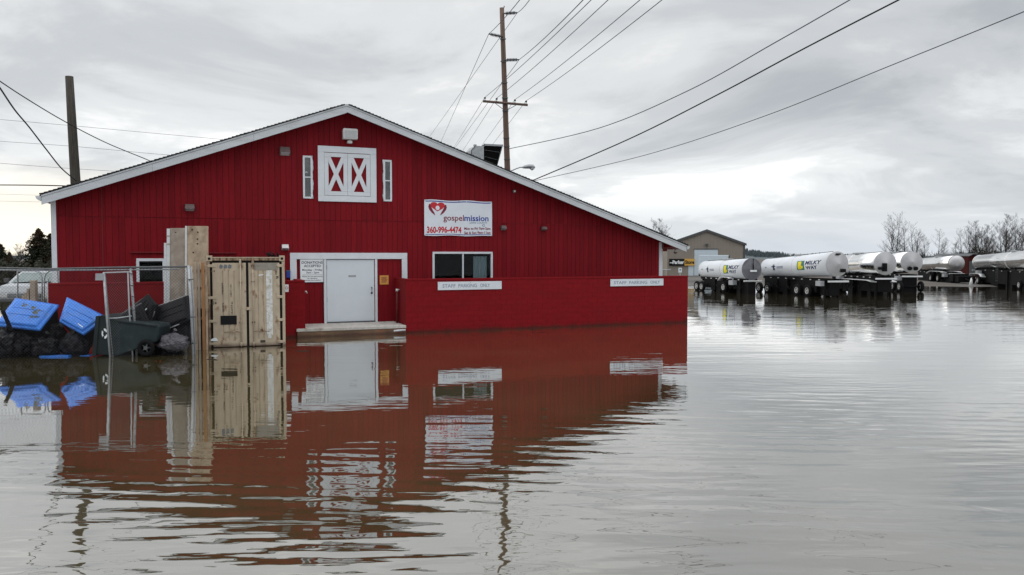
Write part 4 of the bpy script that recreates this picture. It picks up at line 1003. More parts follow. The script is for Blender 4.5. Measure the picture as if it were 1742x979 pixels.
def bag(label, px, py, r, Y, m, squash=0.8, seed=0, name='rubbish_bag', group='black rubbish bags under the bins'):
    p = at(px, py, Y); rr = random.Random(seed)
    t = thing(name, label, 'bag', (p.x, p.y, p.z-r*squash), 0, group)
    bm = bmesh.new(); bmesh.ops.create_icosphere(bm, subdivisions=5, radius=1)
    from mathutils import noise
    for v in bm.verts:
        q = v.co*2.1+Vector((seed*3.1, 0, 0)); k_ = 1+0.26*noise.noise(q)-0.22*abs(noise.noise(q*2.3))-0.13*abs(noise.noise(q*5.1+Vector((4, 0, 0))))-0.05*abs(noise.noise(q*11))
        v.co = Vector((v.co.x*r*k_, v.co.y*r*0.8*k_, r*squash+v.co.z*r*squash*k_))
    me = bpy.data.meshes.new('bag'); bm.to_mesh(me); bm.free(); me.polygons.foreach_set('use_smooth', [True]*len(me.polygons)); me.materials.append(M[m])
    o = bpy.data.objects.new('sack', me); C.objects.link(o); o.parent = t
    MB().tube([(0, 0, 2*r*squash*0.92), (0.02, 0, 2*r*squash+0.06), (0.06, -0.02, 2*r*squash+0.1)], [0.05, 0.025, 0.06], 6).build('knot', m, t)
    return t
for i, (px, py, r, Y, lab) in enumerate(((12, 590, 0.62, 22.6, 'large black rubbish bag at the far left edge under the first blue lid'), (45, 585, 0.55, 22.9, 'black rubbish bag below the middle of the first blue lid'), (78, 592, 0.45, 22.7, 'black rubbish bag between the two blue lids at the waterline'), (20, 568, 0.5, 23.3, 'black rubbish bag tucked right under the first blue lid'), (88, 566, 0.42, 23.3, 'black rubbish bag in the gap between the blue lids'))):
    bag(lab, px, py, r, Y, 'bagblack', 0.8, i)
bag('dull grey rubbish bag under the second blue lid, left of the grey cart', 128, 590, 0.48, 22.9, 'bagdull', 0.85, 11, group='pale bags under the bins')
bag('dark bag behind the gate, above the grey cart', 225, 585, 0.5, 23.5, 'bagblack', 0.8, 12)
bag('pale crumpled plastic bag lying between the grey cart and the end post', 296, 583, 0.47, 23.0, 'bagclear', 0.62, 13, group='pale bags under the bins')
bag('black rubbish bag half sunk behind the cart wheel', 268, 600, 0.42, 23.5, 'bagblack', 0.6, 17)
bag('black rubbish bag behind the middle of the grey cart', 215, 602, 0.5, 23.8, 'bagblack', 0.6, 18)
bag('black rubbish bag at the waterline right of the cart wheel', 292, 600, 0.4, 23.2, 'bagblack', 0.5, 15)
p = gnd(66, 608); t = thing('floating_debris', 'narrow blue bin lid floating flat on the water below the second blue lid', 'debris', p, 0.02)
MB().box(0, 0.85, 0, 0.7, -0.03, 0.045).build('lid_plate', 'blue', t, bevel=0.02); MB().box(0.8, 1.35, 0.25, 0.6, -0.03, 0.015).build('lid_flap', 'blue', t, bevel=0.01)
p = gnd(8, 602); t = thing('dark_plank', 'dark broken plank standing tilted in front of the first blue lid', 'plank', at(17, 560, 22.3), 0)
MB().obox((-0.08, 0, 0.25), (0.055, 0, 0.012), (0, 0.02, 0), (-0.12, 0, 0.30)).build('board', 'blackplastic', t, bevel=0.01)

# ------------------------------------------------------------------ chain-link fence
p0 = gnd(-30, 612); p0.y = 22.15; p1 = gnd(326, 603)
YF0, YF1 = 21.9, p1.y
def fy(px): return YF0 + (YF1-YF0)*(px+30)/356.0
def fp(px, py, dy=0.0): return at(px, py, fy(px)+dy)
t = thing('chain_link_fence', 'galvanised chain link fence with a top rail in front of the bins', 'fence', fp(0, 610)*1.0, 0)
base = Vector(t.location)
def R_(p): return p-base
def pipe(name, pts, r, m='galv', par=None, n=8): return MB().tube([R_(p) for p in pts], r, n).build(name, m, par or t)
pipe('top_rail', [fp(-30, 455.5), fp(80, 458), fp(200, 455.5), fp(321, 454)], 0.028, 'galvdk')
pipe('top_rail', [fp(-30, 459, 0.05), fp(60, 460.5, 0.05), fp(200, 459.5, 0.05), fp(305, 458.5, 0.05)], 0.02, 'galv')
pipe('end_post', [fp(320.5, 452), fp(325, 520), fp(328.5, 604)], 0.042)
pipe('end_post', [fp(325.5, 454, 0.1), fp(329, 520, 0.1), fp(332, 604, 0.1)], 0.026, 'lampgrey')
for i, (px, py) in enumerate(((322, 476), (326, 540), (328, 585))):
    pipe('post_band', [fp(px-2, py, -0.05), fp(px+7, py-0.5, -0.05)], 0.018, 'galvdk')
pipe('line_post', [fp(222, 454, 0.02), fp(227, 520, 0.02), fp(233, 611, 0.02)], 0.040)
pipe('line_post', [fp(-22, 454), fp(-20, 612)], 0.04)
for py in (466, 486, 505, 528, 553, 576, 594):
    x = 222.5+(py-454)*0.07; pipe('post_band', [fp(x-2.6, py, -0.03), fp(x+2.6, py, -0.03)], 0.012, 'galvdk')
# mesh
mb = MB(); PITCHM = 0.092
ca, cb = R_(fp(-25, 458.5)), R_(fp(321, 455)); wa_ = (cb-ca).length; dx = (cb-ca).normalized(); top = (ca.z+cb.z)/2; bot = -base.z-0.05
Hh = top-bot; nn = int((wa_+Hh)/PITCHM)
for s_ in (1, -1):
    for i in range(nn):
        c = i*PITCHM - (Hh if s_ > 0 else 0)
        a0 = c; a1 = c+Hh*s_ if s_ > 0 else c-Hh
        # param along height 0..Hh
        u0, u1 = 0.0, Hh
        f_ = lambda u: c+s_*u
        lo_, hi_ = (0-c)/s_, (wa_-c)/s_
        if lo_ > hi_: lo_, hi_ = hi_, lo_
        u0, u1 = max(u0, lo_), min(u1, hi_)
        if u1-u0 < 0.03: continue
        P0 = ca+dx*f_(u0); P0.z = bot+u0; P1 = ca+dx*f_(u1); P1.z = bot+u1
        q = 0.0034; off = Vector((0, 0.004*s_, 0))
        v = [P0+off+Vector((-q,0,0)), P0+off+Vector((q,0,0)), P0+off+Vector((0,q*1.6,0)), P1+off+Vector((-q,0,0)), P1+off+Vector((q,0,0)), P1+off+Vector((0,q*1.6,0))]
        mb.add(v, [(0,1,4,3),(1,2,5,4),(2,0,3,5)])
mb.build('mesh_wires', 'meshwire', t, kind='stuff')
# gate
g_ = thing('chain_link_gate', 'leaning chain link gate leaf with a small grey plate at its top left', 'gate', fp(190, 611), 0)
def RG(p): return p-Vector(g_.location)
def gp(name, pts, r, m='galv', n=8): return MB().tube([RG(p) for p in pts], r, n).build(name, m, g_)
gp('stile', [fp(176.5, 464, -0.1), fp(181, 530, -0.1), fp(188, 612, -0.1)], 0.034)
gp('stile', [fp(178.5, 464, -0.06), fp(184, 530, -0.06), fp(192.5, 611, -0.06)], 0.017, 'lampgrey')
gp('stile', [fp(217.5, 463, -0.1), fp(220, 530, -0.1), fp(226, 609, -0.1)], 0.022, 'lampgrey')
gp('rail', [fp(176, 464.5, -0.1), fp(222, 463, -0.1)], 0.022, 'lampgrey')
gp('rail', [fp(181, 542, -0.1), fp(200, 541.5, -0.1), fp(224, 538, -0.1)], 0.018, 'galv')
c = RG(fp(169.5, 471.5, -0.12)); MB().obox(c, (0.125, 0, 0), (0, 0.006, 0), (0.004, 0, 0.10)).build('plate', 'lampgrey', g_, bevel=0.004)
mb = MB()
for i in range(22):
    for s_ in (1, -1):
        k0 = i/21.0
        for (ya, yb) in ((0.0, 1.0),):
            pass
gl = lambda v: fp(178+12*v, 465+146*v, -0.1); gr = lambda v: fp(218+8*v, 464+145*v, -0.1)
NG = 30
for i in range(-9, NG):
    for s_ in (1, -1):
        va, vb = i/NG, (i+9)/NG
        ua, ub = 0.0, 1.0
        if va < 0: ua = -va/(vb-va); va = 0
        if vb > 1: ub = 1-(vb-1)/((i+9)/NG-i/NG); vb = 1
        if s_ < 0: ua, ub = 1-ua, 1-ub
        P0 = gl(va).lerp(gr(va), ua); P1 = gl(vb).lerp(gr(vb), ub)
        mb.tube([RG(P0), RG(P1)], 0.003, 3, cap=False, smooth=False)
mb.build('mesh_wires', 'galvdk', g_, kind='stuff')
# rack frames and post behind the fence, in front of the van
for lab, xa, xb, r0 in (('rounded steel tube frame left of the grey post', 30, 72, 26.0), ('rounded steel tube frame beside the white corner board', 75.5, 112, 26.2)):
    t3 = thing('tube_frame', lab, 'frame', (at(xa, 520, r0).x, r0, 0), 0, 'rounded tube frames behind the fence')
    o_ = Vector(t3.location)
    A_, B_ = (lambda x, y: at(x, y, r0)-o_), None
    if xa < 50: pts = [A_(30, 560), A_(30, 462), A_(60, 461), A_(68, 464), A_(71.5, 472), A_(72.5, 560)]
    else: pts = [A_(75, 560), A_(75.5, 474), A_(78, 466), A_(84, 461.5), A_(100, 460), A_(101, 560)]
    MB().tube(pts, 0.025, 8).build('frame_tube', 'galv', t3)
    if xa > 50: MB().tube([A_(81, 480), A_(81.5, 560)], 0.025, 8).build('frame_upright', 'galv', t3); MB().tube([A_(75.5, 480), A_(82, 479), A_(84, 472)], 0.018, 6).build('latch', 'galv', t3)
p = at(59, 545, 25.6)
t3 = thing('grey_post', 'thick weathered grey post with a stepped side block, in front of the van', 'post', (p.x, 25.6, 0), 0)
z_ = lambda py: at(59, py, 25.6).z
MB().box(-0.09, 0.09, -0.08, 0.08, -0.3, z_(477)).build('post', 'boardgrey', t3, bevel=0.01)
for i, (x, py) in enumerate(((-0.16, 491), (-0.24, 498), (-0.32, 503))): MB().box(x-0.04, x+0.035, -0.08, 0.08, -0.3, z_(py)).build('step_block', 'boardgrey', t3, bevel=0.01)

# ------------------------------------------------------------------ white van beyond the fence
VY = 31.0; vk = VY/F
t = thing('white_van', 'white van parked facing the fence at the far left', 'van', (at(42, 500, VY).x, VY, 0), 0)
def vx(px): return (px-42)*vk
def vz(py): return H-(py-434)*vk
W2 = vx(90)
secs = [  # y, half width, z bottom, z top
 (0.0, 0.90, vz(512), vz(485)), (0.10, 0.97, vz(514), vz(483.5)), (0.75, 0.98, vz(514), vz(479)),
]
cx0 = 0.0
w = vx(92)-0
def loft(mb, S_):
    V = []
    for (y, hw, zb, zt, tw) in S_:
        V += [(-hw, y, zb), (hw, y, zb), (hw, y, zb+(zt-zb)*0.75), (tw, y, zt), (-tw, y, zt), (-hw, y, zb+(zt-zb)*0.75)]
    n = len(S_)
    mb.add(V, [(j*6+i, j*6+(i+1) % 6, (j+1)*6+(i+1) % 6, (j+1)*6+i) for j in range(n-1) for i in range(6)]+[tuple(reversed(range(6))), tuple((n-1)*6+i for i in range(6))])
hw = 1.12
mb = MB(); loft(mb, [(0.0, hw*0.93, vz(513), vz(497), hw*0.9), (0.08, hw, vz(514), vz(486), hw*0.9), (0.65, hw*1.02, vz(514), vz(482.5), hw*0.9), (0.70, hw*1.02, vz(514), vz(481.5), hw*0.9), (4.6, hw*1.02, vz(514), vz(481.5), hw*0.9)])
mb.build('body', 'vanwhite', t, bevel=0.04)
mb = MB(); loft(mb, [(0.62, hw*0.95, vz(483), vz(482), hw*0.93), (1.15, hw*0.92, vz(483), vz(464), hw*0.76), (1.35, hw*0.9, vz(483), vz(461.5), hw*0.72), (4.5, hw*0.9, vz(483), vz(461), hw*0.72)])
mb.build('cabin', 'vanwhite', t, bevel=0.05)
mb = MB(); mb.add([(-hw*0.84, 0.60, vz(482)), (hw*0.84, 0.60, vz(482)), (hw*0.70, 1.10, vz(465)), (-hw*0.70, 1.10, vz(465)), (-hw*0.84, 0.66, vz(482)), (hw*0.84, 0.66, vz(482)), (hw*0.70, 1.16, vz(465)), (-hw*0.70, 1.16, vz(465))], [(0,1,2,3),(7,6,5,4),(0,4,5,1),(1,5,6,2),(2,6,7,3),(3,7,4,0)])
mb.build('windscreen', 'vanglass', t)
MB().tube([(-hw*0.7, 0.56, vz(482.5)), (-0.1, 0.55, vz(481))], 0.02, 5).build('wiper', 'dark', t); MB().tube([(0, 0.56, vz(482.5)), (hw*0.65, 0.55, vz(481))], 0.02, 5).build('wiper', 'dark', t)
MB().box(-hw*0.6, hw*0.6, -0.03, 0.05, vz(507), vz(500)).build('grille', 'vandark', t, bevel=0.01)
for i in range(3): MB().box(-hw*0.58, hw*0.58, -0.045, -0.031, vz(506)+i*0.055, vz(506)+i*0.055+0.02).build('grille_bar', 'galv', t)
for sx in (-1, 1): MB().box(sx*hw*0.62 if sx > 0 else -hw*0.92, hw*0.92 if sx > 0 else -hw*0.62, -0.035, 0.05, vz(507), vz(500)).build('headlight', 'headlight', t, bevel=0.02)
MB().box(-hw*0.98, hw*0.98, -0.10, 0.06, vz(514), vz(508.5)).build('bumper', 'vandark', t, bevel=0.03)
for sx in (-1, 1):
    for yy in (0.9, 3.7):
        wl = MB().ring((sx*hw*0.92, yy, 0.38), (1, 0, 0), 0.27, 0.11, 18, 8).build('wheel', 'dark', t); MB().tube([(sx*hw*0.86, yy, 0.38), (sx*hw*0.98, yy, 0.38)], 0.2, 12).build('hub', 'rim', wl)
    MB().box(sx*hw*1.02, sx*hw*1.2, 0.75, 0.85, vz(482), vz(475)).build('mirror', 'vandark', t, bevel=0.02) if sx > 0 else MB().box(-hw*1.2, -hw*1.02, 0.75, 0.85, vz(482), vz(475)).build('mirror', 'vandark', t, bevel=0.02)

# ------------------------------------------------------------------ poles and wires
PY_ = 47.0
t = thing('utility_pole', 'tall brown utility pole with a wooden crossarm rising behind the barn', 'utility pole', (at(868, 434, PY_).x, PY_, -0.3), 0)
o_ = Vector(t.location)
def pp(px, py, dy=0): return at(px, py, PY_+dy)-o_
n = 14; pts = [pp(853.7+(py-14)*0.0345, py) for py in (14, 100, 200, 300, 400)] + [pp(869, 526)]
MB().tube(pts, [0.135, 0.15, 0.165, 0.18, 0.19, 0.2], 14).build('pole_shaft', 'wood', t)
MB().tube([pp(857, 14), pp(858, 10.5)], 0.03, 6).build('top_pin', 'insul', t)
ends = {}
for key, a, b in (('i1', (856, 23.5), (880, 22)), ('i2', (855, 63), (831.5, 58)), ('i3', (858, 102.5), (883, 102))):
    p, q = pp(*a, -0.16), pp(*b, -0.3); ends[key] = q+o_
    arm = MB().tube([p, q], 0.045, 8).build('insulator_arm', 'insul', t)
    mb = MB()
    for i in range(7):
        c = p.lerp(q, 0.22+0.1*i); mb.tube([c-(q-p).normalized()*0.02, c+(q-p).normalized()*0.02], 0.10, 10)
    mb.build('insulator_sheds', 'insul', arm)
a, b = pp(821.5, 172.5, -0.25), pp(898, 179, -0.25)
ca_ = MB().tube([a, b], 0.075, 4).build('crossarm', 'wood', t)
MB().tube([pp(841, 175, -0.3), pp(858, 188, -0.3)], 0.02, 5).build('brace', 'galvdk', ca_); MB().tube([pp(880, 178, -0.3), pp(862, 188, -0.3)], 0.02, 5).build('brace', 'galvdk', ca_)
for key, x, y in (('c1', 825, 171.5), ('c2', 845, 173), ('c3', 876, 175.5), ('c4', 895, 177.5)):
    p = pp(x, y, -0.25); mb = MB(); mb.tube([p, p+Vector((0,0,0.10)), p+Vector((0,0,0.12)), p+Vector((0,0,0.18)), p+Vector((0,0,0.22))], [0.02, 0.02, 0.06, 0.065, 0.02], 8); mb.build('pin_insulator', 'insul', ca_)
    ends[key] = p+Vector((0, 0, 0.2))+o_
for py in (68, 106, 142, 168, 190, 236, 250, 272):
    x = 853.7+(py-14)*0.0345; MB().box(*(lambda c: (c.x-0.19, c.x+0.19, c.y-0.2, c.y-0.12, c.z-0.025, c.z+0.025))(pp(x, py))).build('bolt', 'galvdk', t)
# street lamp arm on the pole
t = thing('street_lamp', 'grey cobra head street lamp on a short curved arm just above the right roof slope', 'street lamp', at(867, 291, PY_-0.2), 0)
o2 = Vector(t.location); sp_ = lambda px, py: at(px, py, PY_-0.4)-o2
MB().tube([sp_(866, 291.5), sp_(871, 290.5), sp_(879, 287), sp_(885, 285), sp_(892, 285)], 0.035, 8).build('arm', 'galv', t)
hd = MB(); c = [sp_(889, 285.3), sp_(894, 284.3), sp_(900, 283.5), sp_(907, 284), sp_(910, 286)]
hd.tube(c, [0.06, 0.11, 0.14, 0.13, 0.05], 10); hd.build('lamp_head', 'galv', t)
MB().tube([sp_(901, 286.5), sp_(905.5, 287), sp_(909, 287)], [0.05, 0.13, 0.04], 10).build('refractor', 'lens', t); MB().tube([sp_(898, 283.5), sp_(898, 281)], 0.03, 6).build('photocell', 'galvdk', t)
# old cut pole at left
LPY = 37.0
t = thing('cut_pole', 'thick grey wooden pole stub without wires on top, behind the left roof slope', 'pole', (at(134, 434, LPY).x, LPY, -0.3), 0)
o2 = Vector(t.location); lp2 = lambda px, py: at(px, py, LPY)-o2
MB().tube([lp2(117.8, 130.5), lp2(123, 220), lp2(128.5, 310), lp2(139, 520)], [0.175, 0.20, 0.22, 0.25], 14).build('pole_shaft', 'woodgrey', t)

def wire(name, label, pts, r, m='wire', sag=0.0, group='overhead wires'):
    # pts world; subdivide with sag
    out = []
    for i in range(len(pts)-1):
        a, b = Vector(pts[i]), Vector(pts[i+1]); n = 16
        for k in range(n + (1 if i == len(pts)-2 else 0)):
            u = k/n; p = a.lerp(b, u); p.z -= sag*4*u*(1-u); out.append(p)
    o_ = out[0].copy()
    o = MB().tube([p-o_ for p in out], r, 5).build(name, m, None, loc=o_)
    return tag(o, label, 'wire', group)
WR = 0.017
def far(px, py, Y=170): return at(px, py, Y)
near = 17.0
wire('power_line', 'wire from the topmost insulator crossing the wire from the left insulator', [far(700, 275), ends['i1'], at(905, -6, 30)], WR, sag=0.08)
wire('power_line', 'wire held by the single insulator that points left near the pole top', [far(728, 290), ends['i2'], at(889, -6, 30)], WR, sag=0.08)
wire('power_line', 'wire from the third insulator arm, right of the pole, rising to the upper right', [far(745, 290), ends['i3'], at(996, -4, 25)], WR, sag=0.1)
wire('power_line', 'wire from the leftmost insulator of the crossarm', [far(756, 275), ends['c1'], at(1012, -6, 24)], WR*0.8, sag=0.1)
wire('power_line', 'wire from the second insulator of the crossarm', [far(758, 300), ends['c2'], at(1041, -6, 24)], WR*0.8, sag=0.1)
wire('power_line', 'wire from the crossarm insulator just right of the pole', [far(780, 300), ends['c3'], at(1096, -6, 23)], WR*0.8, sag=0.1)
wire('power_line', 'wire from the rightmost insulator of the crossarm', [far(790, 306), ends['c4'], at(1134, -6, 23)], WR*0.8, sag=0.1)
def pix_wire(name, label, pix, r, m='wire'):
    pts = [at(*p) for p in pix]; out = []
    n = len(pts)
    for i in range(n-1):
        p0, p1, p2, p3 = pts[max(i-1, 0)], pts[i], pts[i+1], pts[min(i+2, n-1)]
        for k in range(8):
            u = k/8; out.append(0.5*((2*p1)+(p2-p0)*u+(2*p0-5*p1+4*p2-p3)*u*u+(3*p1-p0-3*p2+p3)*u**3))
    out.append(pts[-1]); o_ = out[0].copy()
    return tag(MB().tube([p-o_ for p in out], r, 5).build(name, m, None, loc=o_), label, 'wire', 'overhead wires')
pix_wire('telephone_line', 'thin twisted wire leaving the pole low down and curving up to the top edge', [(864, 254, 46.8), (1017, 219, 40), (1170, 155, 34), (1320, 72, 29), (1460, -8, 26)], 0.021)
pix_wire('service_cable', 'thick black cable rising from the right roof slope to the top edge', [(905, 308, 34), (1070, 237, 30), (1220, 162, 27), (1370, 82, 24), (1545, -8, 21)], 0.024, 'wireblk')
pix_wire('telephone_line', 'lowest wire on the right, running from behind the roof to the right edge', [(905, 309, 60), (1095, 265, 50), (1295, 200, 41), (1520, 110, 33), (1760, 13, 27)], 0.021)
pix_wire('power_line', 'uppermost of the thin level wires behind the cut pole', [(-20, 202, 60), (120, 214, 60), (250, 226, 61), (372, 237, 62), (430, 243, 63)], 0.013)
pix_wire('power_line', 'middle one of the thin level wires behind the cut pole', [(-20, 239.5, 60), (120, 249, 60), (250, 261, 61), (300, 265, 62)], 0.013)
pix_wire('power_line', 'lowest of the thin level wires behind the cut pole', [(-20, 276.5, 60), (90, 285, 60), (200, 292, 61)], 0.013)
pix_wire('power_line', 'dark twisted wire level with the foot of the cut pole', [(-20, 315, 37), (60, 315.5, 37), (122, 317, 37)], 0.027, 'wireblk')
pix_wire('power_line', 'faint thin wire just above the left gutter', [(-20, 330, 80), (80, 333, 80)], 0.011)
pix_wire('power_line', 'faint thin wire level with the left gutter', [(-20, 342, 80), (70, 344, 80)], 0.011)
pix_wire('service_cable', 'cable crossing in front of the cut pole down to the left fascia', [(-20, 125, 20), (40, 165, 22), (110, 207, 24.2), (180, 243, 26), (250, 272, 27.6), (273, 283, 28)], 0.016, 'wireblk')
pix_wire('service_cable', 'thick sagging black cable ending at the foot of the cut pole', [(-20, 122, 24), (0, 150, 25), (25, 187, 27), (50, 217, 29), (80, 256, 31), (105, 287, 34), (130, 308, 36.6)], 0.028, 'wireblk')

# ------------------------------------------------------------------ tank trailers
def conic(o_, c0, c1, r0, r1, u, phi, extra=0.0):
    ax = (c1-c0).normalized(); side = ax.cross(Vector((0,0,1))).normalized(); up = side.cross(ax)
    return c0.lerp(c1, u) + (side*math.cos(phi)+up*math.sin(phi))*(r0+(r1-r0)*u+extra)
def tanker(label, farc, fpx, fY, nearc, npx, nY, mtank, mcap, wheels, legs=(), dome=False, logo=False, folds=False, fender=None, ladder=None, capdetail=0):
    c0 = at(farc[0], farc[1], fY); c1 = at(nearc[0], nearc[1], nY)
    r0 = fpx/2*fY/F; r1 = npx/2*nY/F
    t = thing('tank_trailer', label, 'trailer', (c1.x, c1.y, 0), 0, 'milk tank trailers parked in a row')
    o_ = Vector(t.location); c0 = c0-o_; c1 = c1-o_
    ax = (c1-c0).normalized(); side = ax.cross(Vector((0,0,1))).normalized()
    Ls = (c1-c0).length
    def ringsec(spec, name, m, n=40, par=None):
        mb = MB(); V = []; up = side.cross(ax)
        for (d, r) in spec:
            c = c0+ax*d
            for k in range(n):
                a = 2*PI*k/n; V.append(c+(side*math.cos(a)+up*math.sin(a))*r)
        mb.add(V, [(i*n+k, i*n+(k+1) % n, (i+1)*n+(k+1) % n, (i+1)*n+k) for i in range(len(spec)-1) for k in range(n)], True)
        mb.f += [tuple(reversed(range(n))), tuple((len(spec)-1)*n+k for k in range(n))]; mb.sm += [False, False]
        return mb.build(name, m, par or t)
    R = lambda d: r0+(r1-r0)*d/Ls
    tank = ringsec([(-0.30, r0*0.45), (-0.22, r0*0.75), (-0.08, r0*0.95), (0.0, r0), (Ls*0.33, R(Ls*0.33)), (Ls*0.66, R(Ls*0.66)), (Ls-0.005, r1)], 'tank', mtank)
    # rings
    for k in (0.0, 0.5, 1.0):
        d = Ls*k-(0.02 if k == 1 else 0); ringsec([(d-0.03, R(d)+0.002), (d-0.03, R(d)+0.018), (d+0.02, R(d)+0.018), (d+0.02, R(d)+0.002)], 'band', mcap if k == 1 else mtank, par=t)
    if dome: cap = ringsec([(Ls, r1), (Ls+0.1, r1*0.93), (Ls+0.22, r1*0.7), (Ls+0.3, r1*0.35)], 'end_cap', mcap)
    else:
        # faceted cone end
        mb = MB(); n = 16 if not folds else 10; V = []; up = side.cross(ax)
        for k in range(n): a = 2*PI*k/n; V.append(c0+ax*(Ls+0.0)+(side*math.cos(a)+up*math.sin(a))*r1*(1.0))
        V.append(c0+ax*(Ls+0.20)); n0 = 36
        V = [c0+ax*Ls+(side*math.cos(2*PI*k/n0)+up*math.sin(2*PI*k/n0))*r1 for k in range(n0)]+[c0+ax*(Ls+0.22)]
        if folds:
            V = []
            for (rr_, dd) in ((1.0, 0), (0.6, 0.1), (0.2, 0.16)):
                for k in range(n0): a = 2*PI*k/n0; V.append(c0+ax*(Ls+dd-0.05*abs(math.sin(a*2))*rr_)+(side*math.cos(a)+up*math.sin(a))*r1*rr_)
            mb.add(V, [(i*n0+k, i*n0+(k+1) % n0, (i+1)*n0+(k+1) % n0, (i+1)*n0+k) for i in range(2) for k in range(n0)]+[tuple(2*n0+k for k in range(n0))], True)
        else: mb.add(V, [(k, (k+1) % n0, n0) for k in range(n0)], False)
        cap = mb.build('end_cap', mcap, t)
    up = side.cross(ax)
    if folds:
        pts = [c0+ax*(Ls+0.18)+up*r1*0.98, c0+ax*(Ls+0.2)+up*r1*0.3, c0+ax*(Ls+0.2)-up*r1*0.1]
        MB().tube(pts, 0.045, 6).build('strap', 'dark', t)
        MB().obox(c0+ax*(Ls+0.22)-up*r1*0.15, side*0.28, up*0.07, ax*0.02).build('plate', 'signwhite', t)
    if capdetail == 1:
        for kx in (-0.45, -0.25): MB().obox(c0+ax*(Ls+0.14)+side*r1*kx*1.2-up*r1*0.55, side*0.09, up*0.12, ax*0.04).build('valve_box', 'frame', t)
        MB().obox(c0+ax*(Ls+0.12)+up*r1*0.8, side*0.16, up*0.05, ax*0.05).build('vent_fitting', 'frame', t)
    if capdetail == 2:
        MB().obox(c0+ax*(Ls+0.2)-up*r1*0.35+side*0.15, side*0.16, up*0.3, ax*0.06).build('valve_box', 'frame', t); MB().obox(c0+ax*(Ls+0.2)-up*r1*0.45+side*0.4, side*0.2, up*0.1, ax*0.06).build('valve_box', 'frame', t)
    if capdetail == 3:
        for kx in (-0.3, 0.25): MB().tube([c0+ax*(Ls+0.06)+side*r1*kx-up*r1*0.6, c0+ax*(Ls+0.24)+side*r1*kx-up*r1*0.6], 0.16, 14).build('hose_port', 'frame', t)
    # top fittings
    MB().obox(c0.lerp(c1, 0.5)+up*(R(Ls*0.5)+0.05), ax*0.45, side*0.25, up*0.06).build('manhole', 'galv', t, bevel=0.02)
    MB().tube([c0.lerp(c1, 0.06)+up*(r0+0.05), c0.lerp(c1, 0.95)+up*(r1+0.04)], 0.02, 5).build('top_rail', 'galvdk', t)
    # chassis
    hx = Vector((ax.x, ax.y, 0)).normalized(); sd = hx.cross(Vector((0,0,1)))
    zb0, zb1 = c0.z-r0, c1.z-r1; zz = min(zb0, zb1)
    for sg in (-1, 1):
        MB().obox(Vector(((c0.x+c1.x)/2, (c0.y+c1.y)/2, zz+0.02))+sd*sg*0.38, hx*(Ls/2+0.1), sd*0.05, Vector((0,0,0.10))).build('frame_rail', 'frame', t)
    MB().obox(Vector((c1.x, c1.y, zz-0.05))+hx*0.15, sd*r1*0.95, hx*0.05, Vector((0,0,0.06))).build('bumper', 'fender', t, bevel=0.02)
    ru = random.Random(int(fpx*10+npx)); u = 0.03
    while u < 0.95:
        du = ru.uniform(0.06, 0.15); q = c0.lerp(c1, u+du/2); lo_ = ru.choice((-0.25, -0.2, 0.12, 0.3, -0.2)); hwid = ru.uniform(0.3, 0.62)
        MB().obox(Vector((q.x, q.y, (zz+lo_)/2-0.02)), hx*(Ls*du/2+0.01), sd*hwid, Vector((0, 0, (zz-lo_)/2))).build('underframe', 'frame', t, bevel=0.03)
        if ru.random() < 0.6: MB().tube([Vector((q.x, q.y, zz*0.55))+sd*sgn0*0.75-hx*0.3 for sgn0 in (1,)]+[Vector((q.x, q.y, zz*0.35))+sd*0.78, Vector((q.x, q.y, zz*0.6))+sd*0.75+hx*0.35], 0.035, 5).build('hose', 'frame', t)
        u += du
    # side marker lights / skirt
    camdir = (Vector((0, 0, 0))-o_); sgv = 1 if sd.dot(camdir) > 0 else -1
    for i in range(7):
        q = c0.lerp(c1, 0.12+0.12*i); MB().obox(Vector((q.x, q.y, zz+0.02))+sd*sgv*0.45, hx*0.09, sd*0.02, Vector((0,0,0.035))).build('side_plate', 'fender', t)
    # wheels: list of fraction along the trailer
    for (fr_, zw) in wheels:
        q = c0.lerp(c1, fr_); rad = 0.44
        for sg in (-1, 1):
            c = Vector((q.x, q.y, zw+rad))+sd*sg*(0.82)
            wl = MB().ring(c, sd, rad-0.13, 0.135, 22, 8).build('wheel', 'dark', t)
            o1 = sd*sg
            MB().ring(c+o1*0.07, sd, 0.215, 0.035, 20, 6).build('rim', 'rim', wl)
            MB().tube([c-o1*0.05, c+o1*0.02], [0.2, 0.2], 18).build('disc', 'lampgrey', wl)
            MB().tube([c+o1*0.02, c+o1*0.11], [0.085, 0.06], 10).build('hub', 'rim', wl)
        MB().tube([Vector((q.x, q.y, zw+rad))+sd*0.8, Vector((q.x, q.y, zw+rad))-sd*0.8], 0.07, 8).build('axle', 'frame', t)
    if fender:
        fa, fb, zf = fender
        for sg in (-1, 1):
            pa, pb = c0.lerp(c1, fa), c0.lerp(c1, fb); V = []
            for i in range(11):
                u = i/10; q = pa.lerp(pb, u); drop = 0.28*(max(0, 0.25-u)/0.25)**2 + 0.10*(max(0, u-0.85)/0.15)**2
                for sgn in (0.52, 1.0): V.append(Vector((q.x, q.y, zf-drop))+sd*sg*sgn)
                for sgn in (1.0, 0.52): V.append(Vector((q.x, q.y, zf-drop-0.045))+sd*sg*sgn)
            MB().add(V, [(i*4+k, i*4+(k+1) % 4, (i+1)*4+(k+1) % 4, (i+1)*4+k) for i in range(10) for k in range(4)]+[(0,1,2,3),(43,42,41,40)], True).build('fender', 'fender', t)
